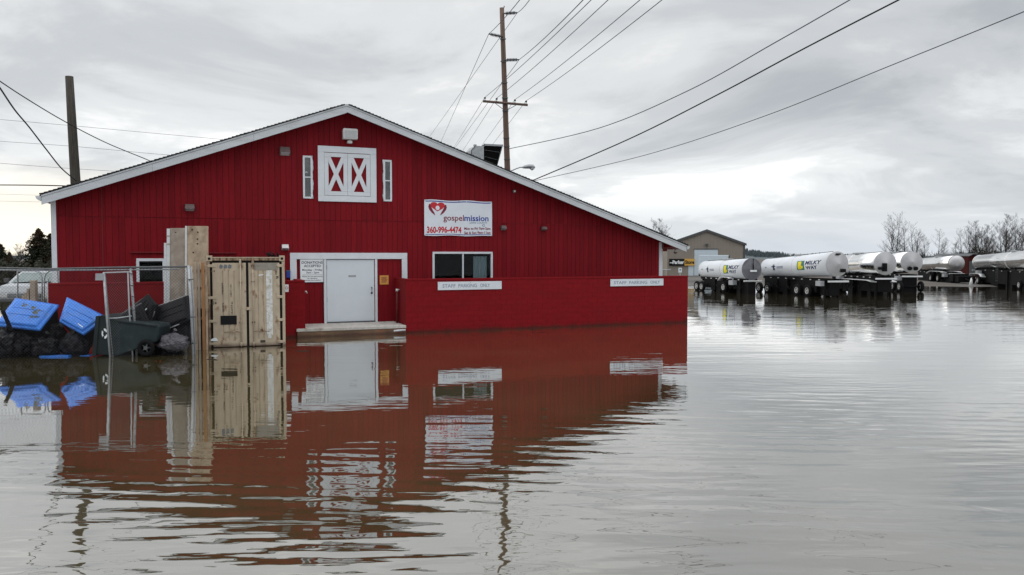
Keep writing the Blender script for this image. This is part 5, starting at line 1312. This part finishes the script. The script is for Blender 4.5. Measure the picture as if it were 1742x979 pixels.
    for fr_ in legs:
        q = c0.lerp(c1, fr_)
        for sg in (-1, 1):
            lg = MB().obox(Vector((q.x, q.y, zz/2-0.15))+sd*sg*0.55, hx*0.06, sd*0.06, Vector((0, 0, zz/2+0.2))).build('landing_leg', 'frame', t)
            MB().obox(Vector((q.x, q.y, -0.28))+sd*sg*0.55, hx*0.13, sd*0.13, Vector((0,0,0.03))).build('foot', 'frame', lg)
        MB().obox(Vector((q.x, q.y, zz*0.55)), hx*0.03, sd*0.55, Vector((0,0,0.04))).build('leg_brace', 'frame', t)
    # tool boxes beside the wheels
    if wheels:
        q = c0.lerp(c1, min(0.9, max(w[0] for w in wheels)+0.16)); MB().obox(Vector((q.x, q.y, zz-0.22))+sd*sgv*0.72, hx*0.30, sd*0.2, Vector((0,0,0.18))).build('tool_box', 'lampgrey', t, bevel=0.02)
    def wrap(vs, fs, name, m, u0, u1, v0, v1, par):
        xa, xb = min(v[0] for v in vs), max(v[0] for v in vs); ya, yb = min(v[1] for v in vs), max(v[1] for v in vs)
        V = []
        for (x, y) in vs:
            u = u0+(x-xa)/(xb-xa)*(u1-u0); vv = v0+(y-ya)/(yb-ya)*(v1-v0)
            rr_ = R(Ls*u); phi = vv/rr_   # arc height above the equator
            s_ = side*(1 if side.dot(camdir) > 0 else -1)
            V.append(c0.lerp(c1, u)+(s_*math.cos(phi)+up*math.sin(phi))*(rr_+0.012))
        return MB().add(V, fs).build(name, m, par)
    if logo:
        u0 = 0.60
        vs, fs = text_mesh('MILKY', 1, 0.03, shear=0.25); wrap(vs, fs, 'lettering', 'inknavy', 0.70, 0.93, 0.04, 0.32, tank)
        vs, fs = text_mesh('WAY', 1, 0.03); wrap(vs, fs, 'lettering', 'inknavy', 0.71, 0.87, -0.31, -0.04, tank)
        def patchq(name, m, a, b, c, d, e=6):
            vs = []; fs = []
            for i in range(e+1): vs += [(0, i/e), (1, i/e)]
            for i in range(e): fs.append((2*i, 2*i+1, 2*i+3, 2*i+2))
            return wrap(vs, fs, name, m, a, b, c, d, tank)
        patchq('logo', 'green', 0.585, 0.69, -0.33, 0.36)
        def bump_(o, k): 
            for v in o.data.vertices: v.co += (v.co-c0.lerp(c1, 0.64)).normalized()*k
        o = patchq('logo', 'yellow', 0.600, 0.650, -0.26, 0.30); bump_(o, 0.006)
        o = patchq('logo', 'inkteal', 0.655, 0.668, -0.33, 0.36); bump_(o, 0.004)
        o = patchq('logo', 'yellow', 0.635, 0.672, -0.20, -0.02); bump_(o, 0.009)
        # small standing figure emblem and two faint lines, a unit number
        import itertools
        for (a, b, c, d) in ((0.205, 0.232, -0.05, 0.16), (0.185, 0.250, 0.02, 0.09), (0.21, 0.228, 0.17, 0.24), (0.212, 0.238, -0.22, -0.05)): patchq('emblem', 'inkgrey' if d > 0.2 else 'inknavy', a, b, c, d, 2)
        for (a, b, c, d) in ((0.27, 0.37, 0.0, 0.06), (0.27, 0.37, -0.10, -0.04)): patchq('emblem_line', 'inkgrey', a, b, c, d, 2)
        patchq('unit_number', 'inkgrey', 0.075, 0.10, -0.02, 0.07, 2)
    if ladder is not None:
        q = c0.lerp(c1, ladder); s_ = sd*sgv
        for d in (-0.2, 0.2): MB().tube([Vector((q.x, q.y, 0.5))+s_*(r1+0.12)+hx*d, Vector((q.x, q.y, c1.z+r1*0.2))+s_*(r1+0.10)+hx*d, Vector((q.x, q.y, c1.z+r1*1.02))+s_*(r1*0.4)+hx*d], 0.022, 5).build('ladder_rail', 'galvdk', t)
        for i in range(9):
            z = 0.6+i*0.26; MB().tube([Vector((q.x, q.y, z))+s_*(r1+0.12)-hx*0.2, Vector((q.x, q.y, z))+s_*(r1+0.12)+hx*0.2], 0.016, 5).build('rung', 'galvdk', t)
    return t
T1 = tanker('white milk tank trailer nearest the barn, with a dark folded end cover', (1201, 459), 28, 65.5, (1279, 458.5), 37, 59, 'tankwhite', 'capcover', [(0.0, -0.08), (0.12, -0.08), (0.62, 0.0)], legs=(0.9,), logo=True, folds=True, fender=(0.52, 0.76, 1.25))
T2 = tanker('long white milk tank trailer with a faceted bright steel end, in front of the others', (1308, 456.5), 31, 62.5, (1424.5, 449.5), 42, 54, 'tankwhite', 'capsteel', [(0.0, -0.08), (0.14, -0.08), (0.60, -0.05), (0.75, -0.05)], legs=(0.93,), logo=True, capdetail=1)
T3 = tanker('polished steel tank trailer standing on two black legs, directly right of the faceted end', (1420, 452), 33, 64, (1506, 448.5), 38.5, 56, 'steel', 'capsteel', [(0.0, -0.05), (0.15, -0.05)], legs=(0.97,), capdetail=2, fender=(0.3, 0.98, 1.15))
T4 = tanker('polished steel tank trailer with two dark hose ports in its round end', (1488, 449.5), 33, 69, (1551, 446.5), 36, 62, 'steel', 'capsteel', [(0.0, 0.0), (0.8, 0.0), (0.98, 0.0)], capdetail=3)
T5 = tanker('smaller polished steel tank trailer with arched bright fender, in the middle distance', (1567, 451), 22, 90, (1627, 448), 26, 80, 'steel', 'capsteel', [(0.55, 0.05), (0.75, 0.05)], dome=True, fender=(0.45, 0.9, 1.25))
ax5 = Vector((at(1627,448,80).x-at(1567,451,90).x, -10, 0)).normalized(); sd5 = ax5.cross(Vector((0,0,1)))
for dd, hw_, z0, z1 in ((0.7, 0.75, 0.25, 1.05), (1.7, 0.6, 0.2, 0.85)):
    MB().obox(ax5*dd+Vector((0, 0, (z0+z1)/2)), ax5*0.5, sd5*hw_, Vector((0, 0, (z1-z0)/2))).build('drawbar_box', 'frame', T5, bevel=0.04)
MB().tube([ax5*2.0+Vector((0,0,0.6)), ax5*3.2+Vector((0,0,0.45))], 0.06, 6).build('drawbar', 'frame', T5)
T6 = tanker('polished steel tank trailer with a side ladder, running out of the right edge', (1800, 440), 38, 62, (1668, 447), 25, 78, 'steel', 'steel', [(0.88, 0.05), (0.97, 0.05), (0.30, -0.05), (0.2, -0.05)], legs=(0.5,), dome=True, fender=(0.82, 1.0, 1.15), ladder=0.60)
# white cone-footed details between the wheels
for lab, px, py, Y in (('small white traffic cone under the trailers left of the red shed', 1652, 486, 74), ('small white traffic cone near the right edge of the photo', 1731, 485, 72)):
    t = thing('traffic_cone', lab, 'cone', at(px, 486, Y)*1.0, 0, 'pale cones among the trailers'); t.location.z = 0.04
    MB().tube([(0,0,0.03),(0,0,0.75)], [0.2, 0.04], 14).build('cone', 'lampwhite', t); MB().box(-0.26, 0.26, -0.26, 0.26, 0, 0.03).build('base', 'lampgrey', t)
# wheel plates (floating pallets) in front of the trailers
for lab, a, b in (('flat timber platform at the waterline in front of the long white tank trailer', (1363, 497), (1390, 492)), ('small flat platform at the waterline below the nearest milk trailer', (1233, 494.5), (1258, 491.8))):
    p = gnd(a[0], a[1]); q = gnd(b[0], b[1]); 
    t = thing('platform', lab, 'platform', p, 0, 'low platforms by the trailers')
    w = (b[0]-a[0])*p.y/F; d = 2.2
    n = 6
    for i in range(n):
        y0 = d*i/n; sh = 0.5*i/n*1.0
        MB().box(sh, sh+w*0.9, y0+0.01, y0+d/n-0.01, 0.02, 0.085).build('plank', 'board', t, bevel=0.005)
    MB().box(0.1, w*0.8, 0.1, d-0.1, -0.3, 0.018).build('base', 'frame', t)
# signpost in the water
p = gnd(1360, 496)
t = thing('parking_signpost', 'thin post with a small white sign standing in the water before the long milk trailer', 'sign', (p.x, p.y, -0.3), 0)
kk = p.y/F
MB().tube([(0, 0, 0), (0, 0, 0.3+H-(457-434)*kk+0.35)], 0.028, 8).build('post', 'galv', t)
MB().box(-0.22, 0.22, -0.05, -0.03, 0.3+H-(457-434)*kk, 0.3+H-(445.5-434)*kk).build('sign_panel', 'signwhite', t, bevel=0.004)
MB().tube([(0, -0.052, 0.3+H-(448.5-434)*kk), (0, -0.051, 0.3+H-(448.5-434)*kk)], 0.05, 10).build('emblem', 'inkgrey', t)
MB().box(-0.19, 0.19, -0.054, -0.051, 0.3+H-(454.6-434)*kk, 0.3+H-(454-434)*kk).build('print_line', 'inkgrey', t)

# ------------------------------------------------------------------ beige building beyond
BY = 108.0; bk = BY/F; zg = 0.08
t = thing('beige_metal_building', 'beige gabled metal building with a pale roller door beyond the trailers', 'building', (at(1201.5, 434, BY).x, BY, zg), 0)
bx = lambda px: (px-1201.5)*bk
bz = lambda py: H-(py-434)*bk-zg
el, er, ez, pz = bx(1135), bx(1266), bz(415.5), bz(392.5)
MB().prism([(el, 0), (er, 0), (er, ez-0.05), (0, pz-0.05), (el, ez-0.05)], 0, 24).build('walls', 'beige', t)
mb = MB()
for i in range(int((er-el)/0.45)):
    x = el+0.2+i*0.45; zt2 = (ez+(pz-ez)*(x-el)/(0-el)) if x < 0 else (pz+(ez-pz)*x/er); mb.box(x, x+0.05, -0.025, -0.001, 0, zt2-0.15)
mb.build('siding_ribs', 'beige', t, kind='stuff')
for sg, e in ((-1, el), (1, er)):
    ex = e+sg*0.25; ezz = ez-(pz-ez)/abs(e)*0.25
    poly = [(0, pz), (0, pz+0.14), (ex, ezz+0.14), (ex, ezz)]
    if sg < 0: poly = poly[::-1]
    MB().prism(poly, -0.2, 24.2).build('roof', 'greyroof', t)
    poly = [(0, pz-0.16), (0, pz+0.16), (ex, ezz+0.16), (ex, ezz-0.16)]
    if sg < 0: poly = poly[::-1]
    MB().prism(poly, -0.26, -0.205).build('rake_trim', 'vandark', t)
MB().box(er-0.12, er+0.1, -0.1, 0.0, 0, ez-0.1).build('corner_trim', 'vandark', t)
rd = MB().box(bx(1181), bx(1221), -0.05, 0.0, 0, bz(425)).build('roller_door', 'bluedoor', t)
for i in range(7): MB().box(bx(1181)+0.02, bx(1221)-0.02, -0.075, -0.051, 0.1+i*0.46, 0.1+i*0.46+0.42).build('door_panel', 'bluedoor', rd)
MB().box(bx(1180), bx(1222), -0.09, -0.0, bz(425)+0.004, bz(423.5)).build('door_header', 'vandark', t)
MB().box(bx(1171), bx(1180), -0.06, 0.0, 0, bz(452)).build('side_door', 'bluedoor', t)
MB().box(bx(1200), bx(1204), -0.35, 0.0, bz(419), bz(415)).build('wall_light', 'vandark', t)
MB().box(bx(1126), bx(1134.5), 4, 4.1, bz(470), bz(433)).build('panel', 'beige', t)
t4 = thing('store_sign', 'black and gold shop sign on the left of the beige building', 'sign', (at(1138, 451, BY).x, BY-0.1, H-(452.2-434)*bk), 0)
w = 43*bk; h = 11.5*bk
MB().box(0, w*0.60, -0.12, 0, 0, h).build('panel', 'inkblack', t4, bevel=0.01); MB().box(w*0.602, w, -0.12, 0, 0, h).build('panel', 'gold', t4, bevel=0.01)
MB().prism([(w*0.015, h*0.47), (w*0.015, h*0.36), (w*0.13, h*0.36), (w*0.13, h*0.47)][::-1], -0.126, -0.121).build('arrow_mark', 'signwhite', t4)
lettering('lettering', 'Parker', w*0.13, w*0.585, h*0.27, -0.122, 'signwhite', t4, h*0.5, bold=0.045, depth=0.006)
lettering('lettering', 'Store', w*0.625, w*0.985, h*0.27, -0.122, 'inkblack', t4, h*0.5, bold=0.04, depth=0.006)
t4 = thing('notice_board', 'small white notice on a stand in front of the beige building', 'sign', (at(1157, 460, 90).x, 90, 0.0), 0)
kk = 90/F
MB().box(-0.2, 0.2, -0.03, 0.03, H-(464-434)*kk, H-(456-434)*kk).build('panel', 'signwhite', t4); MB().box(-0.06, 0.06, -0.036, -0.031, H-(460.5-434)*kk, H-(458-434)*kk).build('mark', 'inknavy', t4); MB().tube([(0,0,0),(0,0,1.0)], 0.04, 6).build('post', 'galv', t4)
t4 = thing('barrier_rail', 'short pale horizontal rail on posts just right of the barn corner', 'rail', (at(1124, 459.5, 60).x, 60, 0), 0)
z = at(1130, 459.5, 60).z
MB().tube([(0,0,z),(0.8,0,z+0.02)], 0.035, 8).build('rail', 'lampgrey', t4); MB().tube([(0.25,0,-0.5),(0.25,0,z)], 0.03, 8).build('post', 'galvdk', t4)
t4 = thing('pale_pipe', 'long white kerb bar lying at the water edge below the beige building', 'bar', (at(1168, 489.5, 71).x, 70.2, 0), 0)
MB().box(0, 1.05, 0, 0.14, -0.1, 0.09).build('bar', 'boardwhite', t4, bevel=0.02)
t4 = thing('box_trailer', 'plain white box trailer parked in front of the roller door behind the first milk trailer', 'trailer', (at(1214.5, 434, 82).x, 82, 0.1), -math.radians(15))
kk = 82/F
MB().box(-25*kk, 25*kk, 0, 6, 0.9, H-(434.5-434)*kk-0.1).build('box', 'bluedoor', t4, bevel=0.04)
MB().box(24*kk, 26*kk, -0.05, 0, 1.0, H-0.15).build('corner_rail', 'vandark', t4); MB().box(-25*kk, 25*kk, 0.2, 5.8, 0.65, 0.89).build('frame', 'frame', t4)
for sg in (-1, 1):
    for yy in (4.2, 5.2): MB().ring((sg*1.15, yy, 0.45), (1,0,0), 0.3, 0.14, 18, 6).build('wheel', 'dark', t4)
t4 = thing('red_shed', 'low dull red shed behind the two rightmost tank trailers', 'shed', (at(1655, 434, 100).x, 100, 0.08), 0)
kk = 100/F
MB().prism([(-7*kk, 0), (12*kk, 0), (12*kk, H-(438-434)*kk), (-1*kk, H-(434.5-434)*kk), (-7*kk, H-(438-434)*kk)], 0, 8).build('walls', 'redshed', t4)
MB().prism([(-8*kk, H-3.6*kk), (-1*kk, H+0.2*kk), (13.5*kk, H-3.6*kk), (13.5*kk, H-2.6*kk), (-1*kk, H+1.3*kk), (-8*kk, H-2.6*kk)], -0.3, 8.3).build('roof', 'vandark', t4)
MB().box(-6*kk, 4*kk, -0.05, 0, 0, 2.1).build('door', 'vandark', t4)

# ------------------------------------------------------------------ trees
def bare_tree(seed, height=10.0, lean=0.0, bushy=1.0, stems=1):
    r = random.Random(seed); tr = MB(); cr = MB()
    def limb(p, d, ln, rad, lv, mb):
        n = 4 if lv < 2 else 3; pts = [p]; rs = [rad]; q = p
        for i in range(n):
            d = (d+Vector((r.gauss(0, 0.11), r.gauss(0, 0.11), 0.06+r.gauss(0, 0.05)))).normalized()
            q = q+d*ln/n; pts.append(q); rs.append(max(rad*(1-0.8*(i+1)/n), 0.006))
        mb.tube(pts, rs, 3, cap=False)
        if lv >= 3: return
        kids = (int(7*bushy), int(5*bushy), 4)[lv-1] if lv > 0 else 0
        for k in range(kids):
            u = 0.22+0.75*(k+r.random()*0.6)/kids; i = min(int(u*n), n-1); s_ = pts[i].lerp(pts[i+1], u*n-i)
            a = r.uniform(0, 2*PI); o = Vector((math.cos(a), math.sin(a), r.uniform(-0.1, 0.5)))
            limb(s_, (d*0.75+o*0.62+Vector((0, 0, 0.15))).normalized(), ln*(0.62-0.28*u)*r.uniform(0.7, 1.25), rad*0.42*(1.1-0.5*u), lv+1, cr)
    for s_ in range(stems):
        a = r.uniform(0, 6.28); off = Vector((math.cos(a), math.sin(a), 0))*(0.35 if s_ else 0)
        n = 12; pts = [off+Vector((0, 0, -0.3))]; d = Vector((r.gauss(0, 0.03)+off.x*0.25+lean, r.gauss(0, 0.03)+off.y*0.25, 1)).normalized()
        hh = height*(1 if s_ == 0 else r.uniform(0.75, 0.95))
        for i in range(n):
            d = (d+Vector((r.gauss(0, 0.045), r.gauss(0, 0.045), 0.04))).normalized(); pts.append(pts[-1]+d*hh/n)
        R0 = hh*0.0125; rs = [max(R0*(1-0.93*i/n), 0.008) for i in range(n+1)]
        tr.tube(pts, rs, 6, cap=False)
        nk = int(30*bushy)
        for k in range(nk):
            u = 0.16+0.82*(k/nk)+r.random()*0.02; i = min(int(u*n), n-1); p = pts[i].lerp(pts[i+1], u*n-i)
            a = r.uniform(0, 2*PI); up_ = r.uniform(0.45, 1.25)
            limb(p, Vector((math.cos(a), math.sin(a), up_)).normalized(), hh*(0.42-0.30*u)*r.uniform(0.6, 1.2), R0*(1-0.85*u)*0.5, 1, cr)
    return tr, cr
protos = []
for k, (seed, bu, st) in enumerate(((11, 0.8, 1), (23, 1.0, 1), (37, 0.75, 2), (41, 1.0, 3))):
    tr, cr = bare_tree(seed, 10, 0, bu, st)
    a = tr.build('trunk', 'bark'); b = cr.build('crown', 'bark')
    protos.append((a.data, b.data)); bpy.data.objects.remove(a); bpy.data.objects.remove(b)
def mh(me): return max(v.co.z for v in me.vertices)
PH = [mh(b) for a, b in protos]
rt = random.Random(12)
def put_tree(k, px, ptop, Y, lab, group='bare winter trees behind the trailers', rot=None, wide=1.0):
    zt2 = at(px, ptop, Y).z; s_ = (zt2-0.05)/PH[k]
    t = thing('bare_tree', lab, 'tree', (at(px, 434, Y).x, Y, 0.05), rt.uniform(0, 6.28) if rot is None else rot, group); t.scale = (s_*wide, s_*wide, s_)
    for nm, me in zip(('trunk', 'crown'), protos[k]):
        o = bpy.data.objects.new(nm, me); C.objects.link(o); o.parent = t
for a in ((0, 1512, 362, 150, 'tallest bare tree at the left of the right-hand group'), (2, 1526, 358, 155, 'tall bare tree with twin stems, second in the left clump'), (0, 1540, 374, 150, 'slim bare tree in the middle of the left clump'), (2, 1552, 376, 158, 'bare tree near the right side of the left clump'), (0, 1563, 392, 150, 'short bare tree at the right side of the left clump'), (1, 1576, 398, 155, 'lowest bare tree trailing right of the left clump'),
          (0, 1592, 387, 160, 'lone slim bare tree in the gap above the smallest tank trailer'), (1, 1603, 404, 165, 'tiny bare tree right of the lone slim one'), (1, 1623, 408, 165, 'tiny bare tree left of the right-hand clump'), (0, 1634, 386, 150, 'first bare tree of the right-hand clump'), (0, 1646, 382, 150, 'second bare tree of the right-hand clump'), (3, 1662, 373, 155, 'dense spreading bare tree in the right-hand clump'), (3, 1676, 380, 160, 'dense bare tree just right of the spreading one'), (2, 1688, 392, 150, 'short bare tree in the dip of the right-hand clump'), (3, 1708, 362, 140, 'tall open bare tree near the right edge'), (2, 1728, 366, 135, 'dark bare tree second from the right edge'), (3, 1744, 370, 130, 'dark bare tree cut by the right edge'),
          (3, 1127, 369, 125, 'small round bare tree above the right end of the barn roof'), (0, 1112, 378, 125, 'slim bare twigs just left of the round bare tree')):
    put_tree(*a)
put_tree(3, 29, 413, 100, 'pale bare tree between the conifers at the far left', wide=1.1)
def conifer(seed, h, r0):
    r = random.Random(seed); tr = MB().tube([(0,0,-0.3),(0,0,h*0.5),(0,0,h*0.97)], [h*0.02, h*0.013, 0.02], 6); cr = MB()
    n = int(60)
    for i in range(n):
        z = h*(0.05+0.93*i/n); rad = r0*(1-(i/n)**1.5)**0.9*(0.8+0.5*r.random())+0.15
        nbq = 13 if i < n*0.7 else 8
        for k in range(nbq):
            a = r.uniform(0, 2*PI); d = Vector((math.cos(a), math.sin(a), 0)); rr_ = rad*(0.65+0.5*r.random())
            for j in range(7):
                u = (j+0.5)/7; c = d*rr_*u+Vector((0, 0, z-0.25*rr_*u*u+r.gauss(0, 0.07)))
                for _ in range(3):
                    w = 0.36*(1.1-u*0.5)*h/7; e = Vector((r.gauss(0, 1), r.gauss(0, 1), r.gauss(0, 0.5))).normalized()*w; f = Vector((r.gauss(0, 1), r.gauss(0, 1), r.gauss(0, 0.4)-0.3)).normalized()*w*0.7
                    cr.add([c-e*0.5, c+e*0.5, c+f], [(0, 1, 2)])
    return tr, cr
for (lab, px, ptop, Y, wpx, seed) in (('broad dark brown green conifer beside the barn corner', 66, 389, 80, 42, 1), ('lower dark conifer peak half hidden by the white corner board', 86, 398, 84, 32, 2), ('dark conifer at the left edge of the photo', 2, 416, 95, 24, 3), ('low conifer behind the left edge trees', 16, 430, 100, 14, 4)):
    h = at(px, ptop, Y).z; tr, cr = conifer(seed, h, wpx*Y/F)
    t = thing('conifer_tree', lab, 'tree', (at(px, 434, Y).x, Y, 0.05), 0, 'dark conifers at the far left')
    tr.build('trunk', 'bark', t); cr.build('crown', 'needle', t)
# scrub hedge far left
mb = MB(); rh = random.Random(6)
for i in range(5200):
    px = rh.uniform(-60, 92); Y = rh.uniform(68, 84); p = at(px, 434, Y); z = rh.random()**0.7*(2.1+0.35*math.sin(px*0.31)+0.3*math.sin(px*0.11))
    c = Vector((p.x, Y, z)); e = Vector((rh.gauss(0,1), rh.gauss(0,1), rh.gauss(0,1))).normalized()*0.2; f = Vector((rh.gauss(0,1), rh.gauss(0,1), rh.gauss(0,1))).normalized()*0.2
    mb.add([c-e, c+e, c+f], [(0, 1, 2)])
tag(mb.build('scrub_hedge', 'hedge'), 'dark scrubby hedge behind the white van', 'hedge', kind='stuff')
mb = MB()
for i in range(9000):
    px = rh.uniform(1480, 1900); Y = rh.uniform(150, 175); p = at(px, 434, Y); z = rh.random()**0.8*(2.4+0.9*math.sin(px*0.05)+0.5*math.sin(px*0.19)+ (0.9 if px > 1630 else 0))
    c = Vector((p.x, Y, z)); e = Vector((rh.gauss(0,1), rh.gauss(0,1), rh.gauss(0,1))).normalized()*0.28; f = Vector((rh.gauss(0,1), rh.gauss(0,1), rh.gauss(0,1))).normalized()*0.28
    mb.add([c-e, c+e, c+f], [(0, 1, 2)])
tag(mb.build('far_thicket', 'hedge'), 'low brown thicket at the feet of the bare trees', 'thicket', kind='stuff')

# a few twigs and leaves drifting by the fence and the wall
rd_ = random.Random(21)
for i, (px, py, lab) in enumerate(((352, 612, 'thin dark twig floating in front of the container'), (120, 622, 'thin dark twig floating in front of the fence at the left'), (505, 598, 'small twig floating left of the landing'))):
    p = gnd(px, py); t = thing('floating_twig', lab, 'twig', (p.x, p.y, 0.004), rd_.uniform(-0.5, 0.5), 'twigs floating by the fence')
    MB().tube([(0,0,0), (0.18,0.03,0.008), (0.36,0.01,0.0)], 0.009, 5).build('stem', 'bark', t)
    MB().tube([(0.15,0.02,0.005), (0.22,0.10,0.006)], 0.006, 4).build('side_shoot', 'bark', t)
